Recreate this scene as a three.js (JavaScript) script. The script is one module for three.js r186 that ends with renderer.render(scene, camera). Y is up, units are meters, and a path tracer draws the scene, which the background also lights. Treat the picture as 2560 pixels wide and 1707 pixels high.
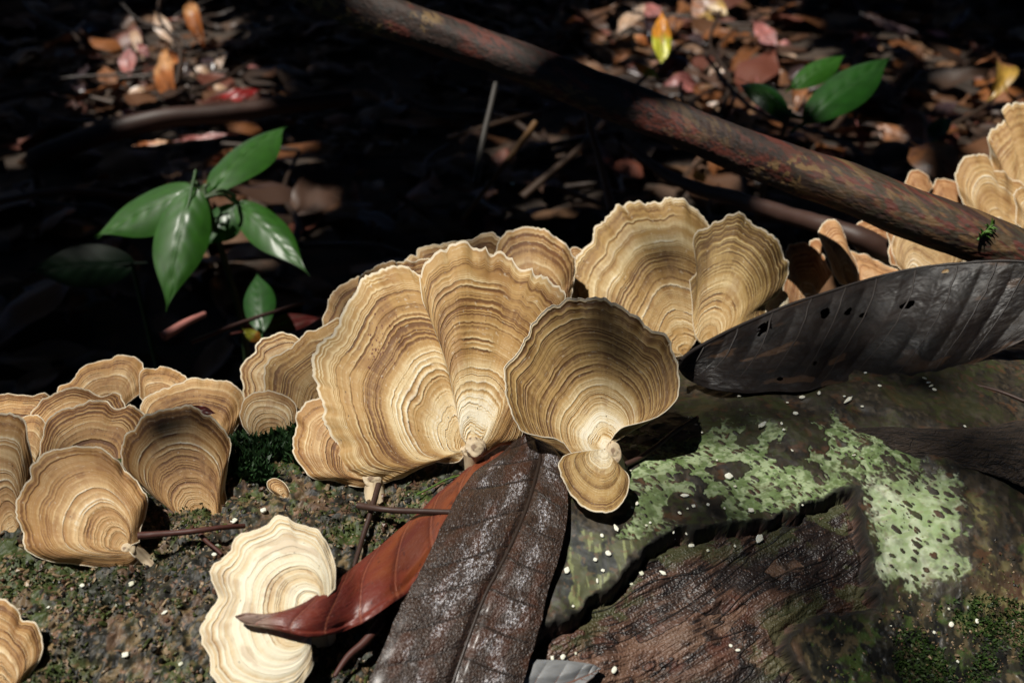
import * as THREE from 'three';
import { mergeGeometries } from 'three/addons/utils/BufferGeometryUtils.js';
import { Sky } from 'three/addons/objects/Sky.js';

// ------------------------------------------------------------------ camera, sky, sun, exposure
const scene = new THREE.Scene();
const camera = new THREE.PerspectiveCamera(40, 1024 / 682, 0.01, 80);
camera.position.set(0, 0.17, 0.25);
camera.rotation.set(-32 * Math.PI / 180, 0, 0);
camera.focus = 0.262;
camera.userData.fStop = 17;
const SUN = new THREE.Vector3(-0.36, 0.92, 0.10).normalize();   // towards the sun
const sky = new Sky();
sky.scale.setScalar(60);
Object.assign(sky.material.uniforms.turbidity, { value: 10 });
sky.material.uniforms.rayleigh.value = 0.5;
sky.material.uniforms.mieCoefficient.value = 0.004;
sky.material.uniforms.sunPosition.value.copy(SUN);
sky.name = 'sky'; sky.userData.kind = 'structure';
scene.add(sky);
scene.environmentIntensity = 0.13;
const sun = new THREE.DirectionalLight(new THREE.Color(1, 0.95, 0.86), 4.4);
sun.name = 'sun';
sun.position.copy(SUN).multiplyScalar(6);
sun.castShadow = true; sun.shadow.radius = 1.25; sun.shadow.mapSize.set(2048, 2048);
Object.assign(sun.shadow.camera, { left: -2, right: 2, top: 2, bottom: -2, near: 0.1, far: 14 });
scene.add(sun); scene.add(sun.target);
const renderer = new THREE.WebGLRenderer({ antialias: true });
renderer.toneMapping = THREE.LinearToneMapping;
renderer.toneMappingExposure = 1.06;
renderer.shadowMap.enabled = true;

// ------------------------------------------------------------------ helpers
const V3 = (x, y, z) => new THREE.Vector3(x, y, z);
const clamp = (x, a = 0, b = 1) => Math.min(b, Math.max(a, x));
const lerp = (a, b, t) => a + (b - a) * t;
const smooth = (x, a, b) => { const t = clamp((x - a) / (b - a)); return t * t * (3 - 2 * t); };
function rng(seed) { let s = seed >>> 0; return () => { s = (s + 0x6d2b79f5) | 0; let t = Math.imul(s ^ (s >>> 15), 1 | s); t = (t + Math.imul(t ^ (t >>> 7), 61 | t)) ^ t; return ((t ^ (t >>> 14)) >>> 0) / 4294967296; }; }
const h2 = (i, j, s) => { let h = Math.imul(i, 374761393) + Math.imul(j, 668265263) + Math.imul(s, 2147483647 - 1013904223) | 0; h = Math.imul(h ^ (h >>> 13), 1274126177); return ((h ^ (h >>> 16)) >>> 0) / 4294967296; };
function vn(x, y, s = 0) { const i = Math.floor(x), j = Math.floor(y), fx = x - i, fy = y - j, u = fx * fx * (3 - 2 * fx), v = fy * fy * (3 - 2 * fy); return lerp(lerp(h2(i, j, s), h2(i + 1, j, s), u), lerp(h2(i, j + 1, s), h2(i + 1, j + 1, s), u), v); }
function fbm(x, y, s = 0, o = 4) { let a = 0.5, t = 0, n = 0; for (let k = 0; k < o; k++) { t += a * vn(x, y, s + k * 17); n += a; a *= 0.5; x = x * 2.03 + 5.1; y = y * 2.03 + 3.7; } return t / n; }
const used = new Map();
function numbered(n) { const k = used.get(n) ?? 0; used.set(n, k + 1); return k ? n + '_' + String(k).padStart(3, '0') : n; }
function tag(o, label, category, group, kind) { o.userData = {}; if (label) o.userData.label = label; if (category) o.userData.category = category; if (group) o.userData.group = group; if (kind) o.userData.kind = kind; return o; }
function thing(name, label, category, pos, group) { const g = new THREE.Group(); g.name = numbered(name); if (pos) g.position.copy(pos); scene.add(g); return tag(g, label, category, group); }
function mesh(name, geo, mat, parent) { const m = new THREE.Mesh(geo, mat); m.name = parent === scene ? numbered(name) : name; m.castShadow = m.receiveShadow = true; parent.add(m); return m; }
const s8 = (c) => { c = clamp(c); return 255 * (c <= 0.0031308 ? c * 12.92 : 1.055 * Math.pow(c, 1 / 2.4) - 0.055); };
function tex(w, h, f, srgb = true, wrap = THREE.ClampToEdgeWrapping) {
  const d = new Uint8Array(w * h * 4), c = [0, 0, 0];
  for (let j = 0, k = 0; j < h; j++) for (let i = 0; i < w; i++, k += 4) { f((i + 0.5) / w, (j + 0.5) / h, c, i, j); if (srgb) { d[k] = s8(c[0]); d[k + 1] = s8(c[1]); d[k + 2] = s8(c[2]); } else { d[k] = clamp(c[0]) * 255; d[k + 1] = clamp(c[1]) * 255; d[k + 2] = clamp(c[2]) * 255; } d[k + 3] = 255; }
  const t = new THREE.DataTexture(d, w, h); t.magFilter = t.minFilter = THREE.LinearFilter; t.wrapS = t.wrapT = wrap; if (srgb) t.colorSpace = THREE.SRGBColorSpace; t.needsUpdate = true; return t;
}
const col = (r, g, b) => new THREE.Color().setRGB(r, g, b);
const mixc = (o, a, t) => { o[0] += (a[0] - o[0]) * t; o[1] += (a[1] - o[1]) * t; o[2] += (a[2] - o[2]) * t; };
// pixel of the 2560 x 1707 frame and distance along the view axis -> place in the world
const CT = Math.tan(20 * Math.PI / 180), CF = V3(0, -Math.sin(0.5585), -Math.cos(0.5585)), CR = V3(1, 0, 0), CU = V3(0, Math.cos(0.5585), -Math.sin(0.5585)), CP = camera.position.clone();
const ray = (x, y) => CF.clone().addScaledVector(CR, (x - 1280) / 853.5 * CT).addScaledVector(CU, (853.5 - y) / 853.5 * CT);
const at = (x, y, d) => ray(x, y).multiplyScalar(d).add(CP);
const camVec = (r, u, f) => V3().addScaledVector(CR, r).addScaledVector(CU, u).addScaledVector(CF, -f).normalize();
const Z = (x0, y0, s) => (...v) => { const o = []; for (let i = 0; i < v.length; i += 2) o.push([x0 + v[i] * s, y0 + v[i + 1] * s]); return o; };
const z1 = Z(0, 0, 0.5485), z2 = Z(700, 0, 0.5485), z3 = Z(1500, 0, 0.4507), z4 = Z(0, 800, 0.5784), z5 = Z(560, 480, 0.523), z6 = Z(1200, 450, 0.574), z7 = Z(1700, 500, 0.51), z8 = Z(400, 1050, 0.4677), z9 = Z(1300, 1000, 0.5357), z10 = Z(1900, 200, 0.3571);
function curve2(pts) { return new THREE.CatmullRomCurve3(pts.map((p) => V3(p[0], p[1], p[2] ?? 0)), false, 'centripetal'); }
function grid(nu, nv, f, flip) {   // f(u, v) -> Vector3
  const p = [], uv = [], ix = [];
  for (let j = 0; j <= nv; j++) for (let i = 0; i <= nu; i++) { const q = f(i / nu, j / nv); p.push(q.x, q.y, q.z); uv.push(i / nu, j / nv); }
  for (let j = 0; j < nv; j++) for (let i = 0; i < nu; i++) { const a = j * (nu + 1) + i, b = a + 1, c = a + nu + 1, d = c + 1; if (flip) ix.push(a, c, b, b, c, d); else ix.push(a, b, c, b, d, c); }
  const g = new THREE.BufferGeometry(); g.setAttribute('position', new THREE.Float32BufferAttribute(p, 3)); g.setAttribute('uv', new THREE.Float32BufferAttribute(uv, 2)); g.setIndex(ix); g.computeVertexNormals(); return g;
}
function tube(points, r0, r1, seg = 8, steps, rough = 0, seed = 1) {
  const c = new THREE.CatmullRomCurve3(points, false, 'centripetal'), n = steps ?? Math.max(8, points.length * 6), fr = c.computeFrenetFrames(n, false), pts = c.getSpacedPoints(n);
  const len = c.getLength();
  const g = grid(seg, n, (u, v) => { const k = Math.round(v * n), a = u * Math.PI * 2; let r = lerp(r0, r1, v); if (rough) r *= 1 + rough * (fbm(Math.cos(a) * 1.3 + 7, Math.sin(a) * 1.3 + v * len / r0 * 0.25, seed) - 0.5) * 2; return pts[k].clone().addScaledVector(fr.normals[k], Math.cos(a) * r).addScaledVector(fr.binormals[k], Math.sin(a) * r); });
  const uv = g.attributes.uv; for (let i = 0; i < uv.count; i++) uv.setXY(i, uv.getX(i), uv.getY(i) * len);
  return g;
}
const shift = (g, o) => g.translate(-o.x, -o.y, -o.z);

// ------------------------------------------------------------------ the fallen log
const LR = 0.13, LO = CP.clone().add(V3(0, -0.296, -0.195)), LA = V3(1, 0, -0.3).normalize(), LU = V3(0, 1, 0), LB = new THREE.Vector3().crossVectors(LU, LA).multiplyScalar(1);
if (LB.z < 0) LB.negate();
function logHit(px, py) {   // depth along the view axis; the nearest the ray comes if it misses
  const d = ray(px, py), o = CP.clone().sub(LO); const d2 = d.clone().addScaledVector(LA, -d.dot(LA)), o2 = o.clone().addScaledVector(LA, -o.dot(LA));
  const A = d2.dot(d2), B = d2.dot(o2), c = o2.dot(o2) - LR * LR; return (-B - Math.sqrt(Math.max(0, B * B - A * c))) / A;
}
const logXY = (p) => { const q = p.clone().sub(LO); return [q.dot(LA), LR * Math.atan2(q.dot(LB), q.dot(LU))]; };
const pxXY = (x, y) => logXY(at(x, y, logHit(x, y)));
const X0 = -0.19, X1 = 0.25, Y0 = -0.11, Y1 = 0.085, MW = 440, MH = 195;
function maskOf(list) {   // signed distance in metres to a closed outline on the log, inside > 0, on a 1 mm grid
  const q = list.map((p) => pxXY(p[0], p[1])), n = q.length, out = new Float32Array(MW * MH);
  for (let j = 0; j < MH; j++) for (let i = 0; i < MW; i++) {
    const x = X0 + (i + 0.5) / MW * (X1 - X0), y = Y0 + (j + 0.5) / MH * (Y1 - Y0); let d = 1e9, inside = false;
    for (let k = 0, m = n - 1; k < n; m = k++) { const [ax, ay] = q[m], [bx, by] = q[k], ex = bx - ax, ey = by - ay, t = clamp(((x - ax) * ex + (y - ay) * ey) / (ex * ex + ey * ey + 1e-12)), dx = x - ax - ex * t, dy = y - ay - ey * t; d = Math.min(d, dx * dx + dy * dy); if ((ay > y) !== (by > y) && x < (bx - ax) * (y - ay) / (by - ay) + ax) inside = !inside; }
    out[j * MW + i] = (inside ? 1 : -1) * Math.sqrt(d);
  }
  return (x, y) => { const fx = clamp((x - X0) / (X1 - X0) * MW - 0.5, 0, MW - 1.001), fy = clamp((y - Y0) / (Y1 - Y0) * MH - 0.5, 0, MH - 1.001), i = Math.floor(fx), j = Math.floor(fy), u = fx - i, v = fy - j, a = j * MW + i; return lerp(lerp(out[a], out[a + 1], u), lerp(out[a + MW], out[a + MW + 1], u), v); };
}
const mWood = maskOf(z9(100, 1110, 250, 1010, 420, 880, 550, 735, 680, 650, 760, 615, 1000, 596, 1150, 582, 1350, 490, 1450, 440, 1570, 425, 1605, 600, 1640, 760, 1690, 975, 1600, 950, 1500, 1000, 1330, 1060, 1210, 1130, 1290, 1230, 1380, 1330, 1400, 1500, 0, 1500, 0, 1200));
const mLichA = maskOf(z9(440, 270, 560, 190, 700, 190, 880, 100, 1100, 110, 1240, 165, 1380, 140, 1500, 185, 1640, 210, 1790, 240, 1830, 300, 1600, 345, 1480, 372, 1390, 430, 1300, 500, 1150, 560, 1000, 592, 800, 612, 690, 602, 600, 640, 520, 620, 540, 450));
const mLichB = maskOf(z9(1565, 390, 1700, 345, 1900, 320, 2030, 365, 2060, 600, 2080, 790, 1900, 860, 1680, 890, 1640, 760, 1600, 560));
const mOlive = maskOf(z9(150, 950, 190, 800, 240, 560, 330, 640, 520, 690, 540, 730, 430, 860, 250, 990));
const mMoss = maskOf([[-400, 1200], [500, 1120], [760, 1060], [900, 1100], [1330, 1120], [1400, 1250], [1290, 1600], [1200, 2000], [-400, 2000]]);
const mRight = maskOf(z9(1720, 900, 1900, 870, 2080, 800, 2200, 640, 2352, 560, 2700, 560, 2700, 1500, 1420, 1500, 1300, 1230, 1215, 1135, 1340, 1065, 1500, 1005, 1690, 980));
const mGold = maskOf(z9(2060, 480, 2200, 540, 2352, 700, 2500, 800, 2500, 1150, 2250, 1120, 2100, 1080, 1950, 900, 2080, 790));
function woodEdge(x, y) { return mWood(x, y) + (fbm(x * 260, y * 260, 5, 5) - 0.5) * 0.0050; }
const [gX, gY] = (() => { const a = pxXY(...z9(1400, 560)[0]), b = pxXY(...z9(300, 1080)[0]), l = Math.hypot(a[0] - b[0], a[1] - b[1]); return [(a[0] - b[0]) / l, (a[1] - b[1]) / l]; })();
const along = (x, y) => x * gX + y * gY + 0.004 * fbm(x * 40, y * 40, 14, 2), across = (x, y) => y * gX - x * gY + 0.010 * (fbm(x * 28, y * 36, 15, 3) - 0.5);
function grain(x, y) { return fbm(along(x, y) * 45, across(x, y) * 620, 9, 4); }
function logDisp(x, y) {
  let d = (fbm(x * 22, y * 26, 1, 3) - 0.5) * 0.009 + (fbm(x * 110, y * 130, 2, 3) - 0.5) * 0.0022;
  const w = woodEdge(x, y), moss = smooth(mMoss(x, y), -0.004, 0.01);
  d += moss * ((fbm(x * 500, y * 500, 3, 4) - 0.5) * 0.0026 + (fbm(x * 120, y * 120, 16, 3) - 0.5) * 0.003) * (1 - smooth(w, -0.003, 0));
  const inn = smooth(w, -0.0002, 0.0012);
  d += inn * (-0.0034 - 0.0012 * (1 - smooth(w, 0.001, 0.0028)) + (grain(x, y) - 0.5) * 0.0010 + 0.0020 * smooth(w, 0.006, 0.03) - 0.0006 * smooth(fbm(x * 75, y * 120, 12, 4), 0.5, 0.53));
  d += (1 - inn) * smooth(w, -0.005, -0.0005) * 0.0008 * fbm(x * 200, y * 200, 7, 2);
  return d;
}
const logPoint = (x, y, o = 0) => { const a = y / LR, r = LR + o; return LO.clone().addScaledVector(LA, x).addScaledVector(LU, r * Math.cos(a)).addScaledVector(LB, r * Math.sin(a)); };
const logNormal = (y) => V3().addScaledVector(LU, Math.cos(y / LR)).addScaledVector(LB, Math.sin(y / LR));
let woodBump;
const onLog = (px, py, o = 0) => { const [x, y] = pxXY(px, py); return logPoint(x, y, logDisp(x, y) + o); };
{
  const log = thing('fallen_log', 'old fallen log with green lichen and a torn patch of brown wood, carrying the fungi', 'log', LO);
  const TW = 2048, TH = 908, hgt = new Float32Array(TW * TH), rgh = new Float32Array(TW * TH);
  const cell = (x, y, sx, sy, seed, ang) => {   // distance to the nearest scattered fleck, in units of its size
    const ca = Math.cos(ang), sa = Math.sin(ang), u = (x * ca + y * sa) / sx, v = (-x * sa + y * ca) / sy, iu = Math.floor(u), iv = Math.floor(v); let m = 9;
    for (let a = -1; a <= 1; a++) for (let b = -1; b <= 1; b++) { const i = iu + a, j = iv + b, r = h2(i, j, seed + 3) < 0.45 ? -9 : 0.05 + 0.5 * h2(i, j, seed + 2) ** 2.6; const dx = i + 0.2 + 0.6 * h2(i, j, seed) - u, dy = j + 0.2 + 0.6 * h2(i, j, seed + 1) - v; m = Math.min(m, Math.sqrt(dx * dx + dy * dy) - r); } return m;
  };
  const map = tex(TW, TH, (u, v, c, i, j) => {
    const x = lerp(X0, X1, u), y = lerp(Y0, Y1, v), k = j * TW + i;
    const n1 = fbm(x * 60, y * 70, 21, 4), n2 = fbm(x * 300, y * 300, 22, 3), n3 = fbm(x * 900, y * 900, 23, 2), n4 = fbm(x * 30, y * 34, 24, 3);
    let h = 0.5 + (n2 - 0.5) * 0.5, r = 0.55;
    c[0] = 0.020 + 0.026 * n1; c[1] = 0.016 + 0.02 * n1; c[2] = 0.011 + 0.011 * n1;
    mixc(c, [0.10, 0.045, 0.02], smooth(n2, 0.56, 0.7) * 0.6); mixc(c, [0.010, 0.009, 0.008], smooth(n3, 0.45, 0.65) * 0.8); mixc(c, [0.075, 0.058, 0.038], smooth(fbm(x * 700 + y * 200, y * 420, 78, 4), 0.56, 0.68) * 0.6); mixc(c, [0.05, 0.06, 0.016], smooth(fbm(x * 160, y * 160, 79, 5), 0.54, 0.62) * smooth(n3, 0.35, 0.6) * 0.6);
    mixc(c, [0.045, 0.048, 0.016], smooth(fbm(x * 90, y * 90, 30, 3) * 0.7 + n3 * 0.3, 0.54, 0.64) * 0.6);
    // mossy left: tan grains, dark pits, olive moss
    const mo = smooth(mMoss(x, y) + (n1 - 0.5) * 0.02, -0.003, 0.004);
    if (mo > 0) {
      const q = [0.032, 0.029, 0.016], a = fbm(x * 620 + y * 500, y * 420 - x * 380, 31, 4), b = fbm(x * 380, y * 380, 32, 4);
      mixc(q, [0.18, 0.125, 0.06], smooth(a, 0.49, 0.64) * 0.9); mixc(q, [0.075, 0.095, 0.018], smooth(b, 0.5, 0.66) * smooth(n4, 0.3, 0.6)); mixc(q, [0.010, 0.010, 0.008], smooth(fbm(x * 560 + y * 300, y * 420 - x * 240, 33, 4), 0.50, 0.62)); mixc(q, [0.042, 0.065, 0.010], smooth(n4 * 0.6 + n1 * 0.4 + (b - 0.5) * 0.5, 0.48, 0.6) * 0.85); mixc(q, [0.012, 0.012, 0.009], smooth(fbm(x * 75, y * 85, 34, 4), 0.50, 0.62) * 0.8); mixc(q, [0.15, 0.085, 0.05], smooth(fbm(x * 200, y * 160, 76, 4), 0.58, 0.68) * 0.7); mixc(q, [0.34, 0.28, 0.18], smooth(vn(x * 1000 + y * 600, y * 900, 66), 0.86, 0.95) * 0.6); mixc(q, [0.30, 0.16, 0.09], smooth(n3, 0.72, 0.82) * 0.6);
      mixc(c, q, mo); h = lerp(h, 0.2 + 0.6 * a + 0.3 * b, mo); r = lerp(r, 0.6, mo);
    }
    const rt = smooth(mRight(x, y) + (n1 - 0.5) * 0.02, -0.003, 0.005);
    if (rt > 0) { const q = [0.028, 0.026, 0.018], a = fbm(x * 520 + y * 200, y * 420 - x * 150, 67, 4), b = fbm(x * 200, y * 200, 68, 4); mixc(q, [0.11, 0.085, 0.045], smooth(a, 0.5, 0.64) * 0.85); mixc(q, [0.05, 0.085, 0.02], smooth(b, 0.5, 0.62) * smooth(a, 0.3, 0.55) * 0.85); mixc(q, [0.011, 0.011, 0.010], smooth(fbm(x * 380, y * 340, 69, 4), 0.53, 0.64)); mixc(q, [0.16, 0.085, 0.05], smooth(fbm(x * 60, y * 60, 70, 3), 0.58, 0.7) * 0.5); mixc(c, q, rt); h = lerp(h, 0.2 + 0.7 * a, rt); r = lerp(r, 0.4, rt); }
    const gold = smooth(mGold(x, y) + (fbm(x * 150, y * 150, 74, 4) - 0.5) * 0.034, -0.002, 0.010); mixc(c, [0.20, 0.175, 0.075], gold * smooth(n3 * 0.5 + n2 * 0.5, 0.46, 0.6) * 0.9);
    const ol = smooth(mOlive(x, y) + (n2 - 0.5) * 0.004, -0.0005, 0.001); if (ol > 0) { const s = fbm(x * 1100 + y * 300, y * 260, 35, 4); const q = [0.085, 0.09, 0.045]; mixc(q, [0.22, 0.24, 0.105], smooth(s, 0.48, 0.64)); mixc(q, [0.02, 0.022, 0.025], smooth(fbm(x * 150, y * 150, 36, 5), 0.53, 0.60) * 0.9); mixc(q, [0.13, 0.08, 0.045], smooth(n3, 0.6, 0.72) * 0.6); mixc(c, q, ol); r = lerp(r, 0.6, ol); }
    // green lichen with dark flecks and worn holes
    const la = mLichA(x, y), ha = la + 0.006 + (fbm(x * 170, y * 150, 40, 5) - 0.5) * 0.026;
    let lich = smooth(ha, 0.0, 0.0018) * (1 - smooth(fbm(x * 85 + y * 20, y * 95, 41, 5), 0.595, 0.62) * smooth(0.030 - la, 0, 0.014) ) ;
    lich *= smooth(cell(x, y, 0.0034, 0.0015, 44, 1.2) + (n3 - 0.5) * 0.5, -0.06, 0.06) * lerp(1, smooth(cell(x, y, 0.0019, 0.0009, 54, 1.2) + (n3 - 0.5) * 0.4, -0.1, 0.12), smooth(n1, 0.5, 0.6));
    const wl = smooth(fbm(x * 190, y * 170, 47, 5), 0.555, 0.585); lich *= 1 - wl * smooth(fbm(x * 40, y * 40, 48, 2), 0.42, 0.55);
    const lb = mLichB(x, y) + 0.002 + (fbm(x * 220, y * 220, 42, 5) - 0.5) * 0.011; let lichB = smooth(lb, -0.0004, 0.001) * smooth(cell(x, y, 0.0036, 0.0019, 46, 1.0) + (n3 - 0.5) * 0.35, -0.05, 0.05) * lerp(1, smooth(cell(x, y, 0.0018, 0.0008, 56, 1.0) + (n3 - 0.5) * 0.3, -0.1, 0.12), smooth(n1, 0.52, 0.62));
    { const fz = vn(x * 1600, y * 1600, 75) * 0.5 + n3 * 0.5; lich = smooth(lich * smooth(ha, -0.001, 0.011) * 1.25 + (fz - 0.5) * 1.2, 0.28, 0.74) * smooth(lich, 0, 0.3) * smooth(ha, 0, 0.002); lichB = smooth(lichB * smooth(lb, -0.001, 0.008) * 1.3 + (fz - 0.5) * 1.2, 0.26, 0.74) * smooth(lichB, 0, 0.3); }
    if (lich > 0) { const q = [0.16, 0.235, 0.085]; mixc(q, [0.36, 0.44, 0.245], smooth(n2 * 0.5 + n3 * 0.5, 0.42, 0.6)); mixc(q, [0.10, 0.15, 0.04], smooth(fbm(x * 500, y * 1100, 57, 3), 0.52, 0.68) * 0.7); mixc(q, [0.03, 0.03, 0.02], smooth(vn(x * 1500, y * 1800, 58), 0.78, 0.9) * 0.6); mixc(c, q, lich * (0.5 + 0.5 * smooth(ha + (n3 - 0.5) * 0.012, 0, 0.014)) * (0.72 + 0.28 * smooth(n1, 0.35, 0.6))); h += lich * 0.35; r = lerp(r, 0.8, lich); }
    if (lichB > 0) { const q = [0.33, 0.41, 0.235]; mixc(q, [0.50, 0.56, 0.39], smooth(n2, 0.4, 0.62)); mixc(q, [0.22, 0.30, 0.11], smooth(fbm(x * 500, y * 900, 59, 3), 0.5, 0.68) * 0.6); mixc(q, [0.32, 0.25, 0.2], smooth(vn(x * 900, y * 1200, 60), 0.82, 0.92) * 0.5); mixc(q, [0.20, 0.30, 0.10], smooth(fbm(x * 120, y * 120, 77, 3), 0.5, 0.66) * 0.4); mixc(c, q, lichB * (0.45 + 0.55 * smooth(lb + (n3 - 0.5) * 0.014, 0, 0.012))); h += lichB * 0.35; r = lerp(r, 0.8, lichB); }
    // bare wood
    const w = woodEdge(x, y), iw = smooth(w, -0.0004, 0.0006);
    if (iw > 0) {
      const g = grain(x, y), g2 = fbm(x * 120 + y * 60, y * 1300 - x * 220, 51, 3), q = [0.036, 0.020, 0.014];
      mixc(q, [0.08, 0.042, 0.028], smooth(g, 0.45, 0.62) * 0.8); mixc(q, [0.016, 0.011, 0.010], smooth(g2, 0.52, 0.7) * 0.75); mixc(q, [0.20, 0.105, 0.06], smooth(fbm(x * 80 + y * 40, y * 190, 52, 5), 0.58, 0.60) * 0.6); mixc(q, [0.10, 0.034, 0.022], smooth(n1, 0.55, 0.68) * 0.45); mixc(q, [0.16, 0.10, 0.075], smooth(fbm(x * 150 + y * 80, y * 1500 - x * 250, 64, 3), 0.58, 0.68) * 0.55); mixc(q, [0.012, 0.009, 0.009], smooth(fbm(x * 45, y * 70, 65, 4), 0.5, 0.62) * 0.75); mixc(q, [0.018, 0.016, 0.014], smooth(n4, 0.5, 0.62) * 0.7);
      mixc(q, [0.06, 0.055, 0.02], smooth(0.012 - w, 0, 0.008) * smooth(n2, 0.48, 0.6) * 0.8);
      mixc(c, q, iw); h = lerp(h, 0.2 + 0.35 * g2 + 0.12 * n3 + 0.10 * vn(x * 1700, y * 1900, 63), iw); r = lerp(r, 0.28 + 0.35 * n2 + 0.4 * (1 - smooth(w, 0.0015, 0.003)), iw);
    }
    const ck = smooth(0.0011 - Math.abs(w + 0.0003), 0, 0.0009); mixc(c, [0.010, 0.009, 0.007], ck * 0.85); r = lerp(r, 0.95, ck); h = lerp(h, 0.4, ck);  // dark crack line round the tear, with the shade of its wall painted in
    hgt[k] = h; rgh[k] = r;
  });
  const bump = tex(TW, TH, (u, v, c, i, j) => { c[0] = hgt[j * TW + i]; c[1] = c[2] = rgh[j * TW + i]; }, false);
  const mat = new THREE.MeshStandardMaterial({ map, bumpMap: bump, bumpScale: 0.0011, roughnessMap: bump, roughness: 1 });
  const wb = [9, 9, -9, -9]; for (const p of z9(0, 1210, 100, 1110, 1570, 425, 1700, 980, 1400, 1340, 1150, 582, 0, 1330)) { const q = pxXY(...p); wb[0] = Math.min(wb[0], q[0] - 0.006); wb[1] = Math.min(wb[1], q[1] - 0.006); wb[2] = Math.max(wb[2], q[0] + 0.006); wb[3] = Math.max(wb[3], q[1] + 0.006); }
  const WW = 1400, WH = 800, wh = new Float32Array(WW * WH), wr = new Float32Array(WW * WH);
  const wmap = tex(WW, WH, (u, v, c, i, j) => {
    const x = lerp(wb[0], wb[2], u), y = lerp(wb[1], wb[3], v), s = along(x, y), q = across(x, y), w = woodEdge(x, y), g = grain(x, y), k = j * WW + i;
    const f1 = fbm(s * 120, q * 1700, 201, 3), f2 = fbm(s * 260, q * 3400, 202, 2), n = fbm(x * 55, y * 70, 203, 4), sp = vn(x * 2600, y * 2600, 204), m = fbm(x * 260, y * 300, 205, 4);
    c[0] = 0.040; c[1] = 0.024; c[2] = 0.018; mixc(c, [0.095, 0.050, 0.034], smooth(g, 0.44, 0.6) * 0.85); mixc(c, [0.012, 0.009, 0.009], smooth(f1, 0.50, 0.66) * 0.9); mixc(c, [0.15, 0.085, 0.058], smooth(f2, 0.55, 0.72) * 0.6);
    mixc(c, [0.015, 0.012, 0.012], smooth(n, 0.47, 0.60) * 0.8); mixc(c, [0.13, 0.045, 0.028], smooth(fbm(x * 70, y * 80, 206, 4), 0.55, 0.66) * 0.5 * smooth(m, 0.35, 0.55));
    const fl = fbm(s * 55 + 3, q * 120, 207, 5), flake = smooth(fl, 0.585, 0.595); mixc(c, [0.17, 0.10, 0.066], flake * 0.75 * smooth(m, 0.3, 0.6)); mixc(c, [0.008, 0.007, 0.007], smooth(0.012 - Math.abs(fl - 0.58), 0, 0.008) * 0.8);
    mixc(c, [0.06, 0.065, 0.025], smooth(0.010 - w, 0, 0.006) * smooth(m, 0.46, 0.56) * 0.8); mixc(c, [0.20, 0.11, 0.075], smooth(vn(x * 1500, y * 1500, 208), 0.88, 0.96) * 0.5);
    mixc(c, [0.008, 0.007, 0.006], smooth(0.0012 - w, 0, 0.0012) * 0.9);  // shade at the foot of the recess wall, painted into the wood colour
    const ck = smooth(0.022 - Math.abs(fbm(s * 22, q * 150, 209, 4) - 0.5), 0, 0.014); mixc(c, [0.008, 0.007, 0.007], ck * 0.8);
    wh[k] = 0.35 + 0.3 * (f1 - 0.5) - 0.3 * ck + 0.18 * flake + 0.16 * (sp - 0.5) + 0.35 * (m - 0.5); wr[k] = 0.30 + 0.35 * m + 0.4 * (1 - smooth(w, 0.001, 0.003));
  });
  const wbump = tex(WW, WH, (u, v, c, i, j) => { c[0] = wh[j * WW + i]; c[1] = c[2] = wr[j * WW + i]; }, false);
  for (const t of [wmap, wbump]) { const sx = (X1 - X0) / (wb[2] - wb[0]), sy = (Y1 - Y0) / (wb[3] - wb[1]); t.repeat.set(sx, sy); t.offset.set((X0 - wb[0]) / (wb[2] - wb[0]), (Y0 - wb[1]) / (wb[3] - wb[1])); }
  woodBump = wbump.clone(); woodBump.repeat.set(0.6, 1); woodBump.offset.set(0, 0); woodBump.wrapS = woodBump.wrapT = THREE.RepeatWrapping;
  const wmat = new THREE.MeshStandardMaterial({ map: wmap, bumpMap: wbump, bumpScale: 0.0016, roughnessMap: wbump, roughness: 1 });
  const NX = 800, NY = 360, g = grid(NX, NY, (u, v) => { const x = lerp(X0, X1, u), y = lerp(Y0, Y1, v), e = smooth(Math.min(u, 1 - u, v, 1 - v), 0, 0.02); return logPoint(x, y, logDisp(x, y) * e); });
  shift(g, LO);
  const ib = [], iw = [], id = g.index.array, P = g.attributes.uv;
  for (let t = 0; t < id.length; t += 3) { const u = P.getX(id[t]), v = P.getY(id[t]); (woodEdge(lerp(X0, X1, u), lerp(Y0, Y1, v)) > 0.0004 ? iw : ib).push(id[t], id[t + 1], id[t + 2]); }
  const sub = (ix) => { const q = new THREE.BufferGeometry(); for (const n of ['position', 'normal', 'uv']) q.setAttribute(n, g.attributes[n]); q.setIndex(ix); return q; };
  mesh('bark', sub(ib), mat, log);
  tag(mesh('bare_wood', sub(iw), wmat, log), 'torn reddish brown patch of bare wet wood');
  // the rest of the log: its underside and both runs beyond
  const plain = new THREE.MeshStandardMaterial({ map: tex(256, 256, (u, v, c) => { const n = fbm(u * 12, v * 30, 61, 4); c[0] = 0.02 + 0.06 * n; c[1] = 0.018 + 0.05 * n; c[2] = 0.012 + 0.025 * n; }, true, THREE.RepeatWrapping), roughness: 0.8 });
  const patch = (xa, xb, ya, yb, nx, ny) => shift(grid(nx, ny, (u, v) => logPoint(lerp(xa, xb, u), lerp(ya, yb, v), 0)), LO);
  const c = Math.PI * LR;
  mesh('bark', mergeGeometries([patch(-1.1, X0, -c, c, 12, 64), patch(X1, 1.5, -c, c, 12, 64), patch(X0, X1, Y1, c, 8, 40), patch(X0, X1, -c, Y0, 8, 40)]), plain, log);
}

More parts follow.
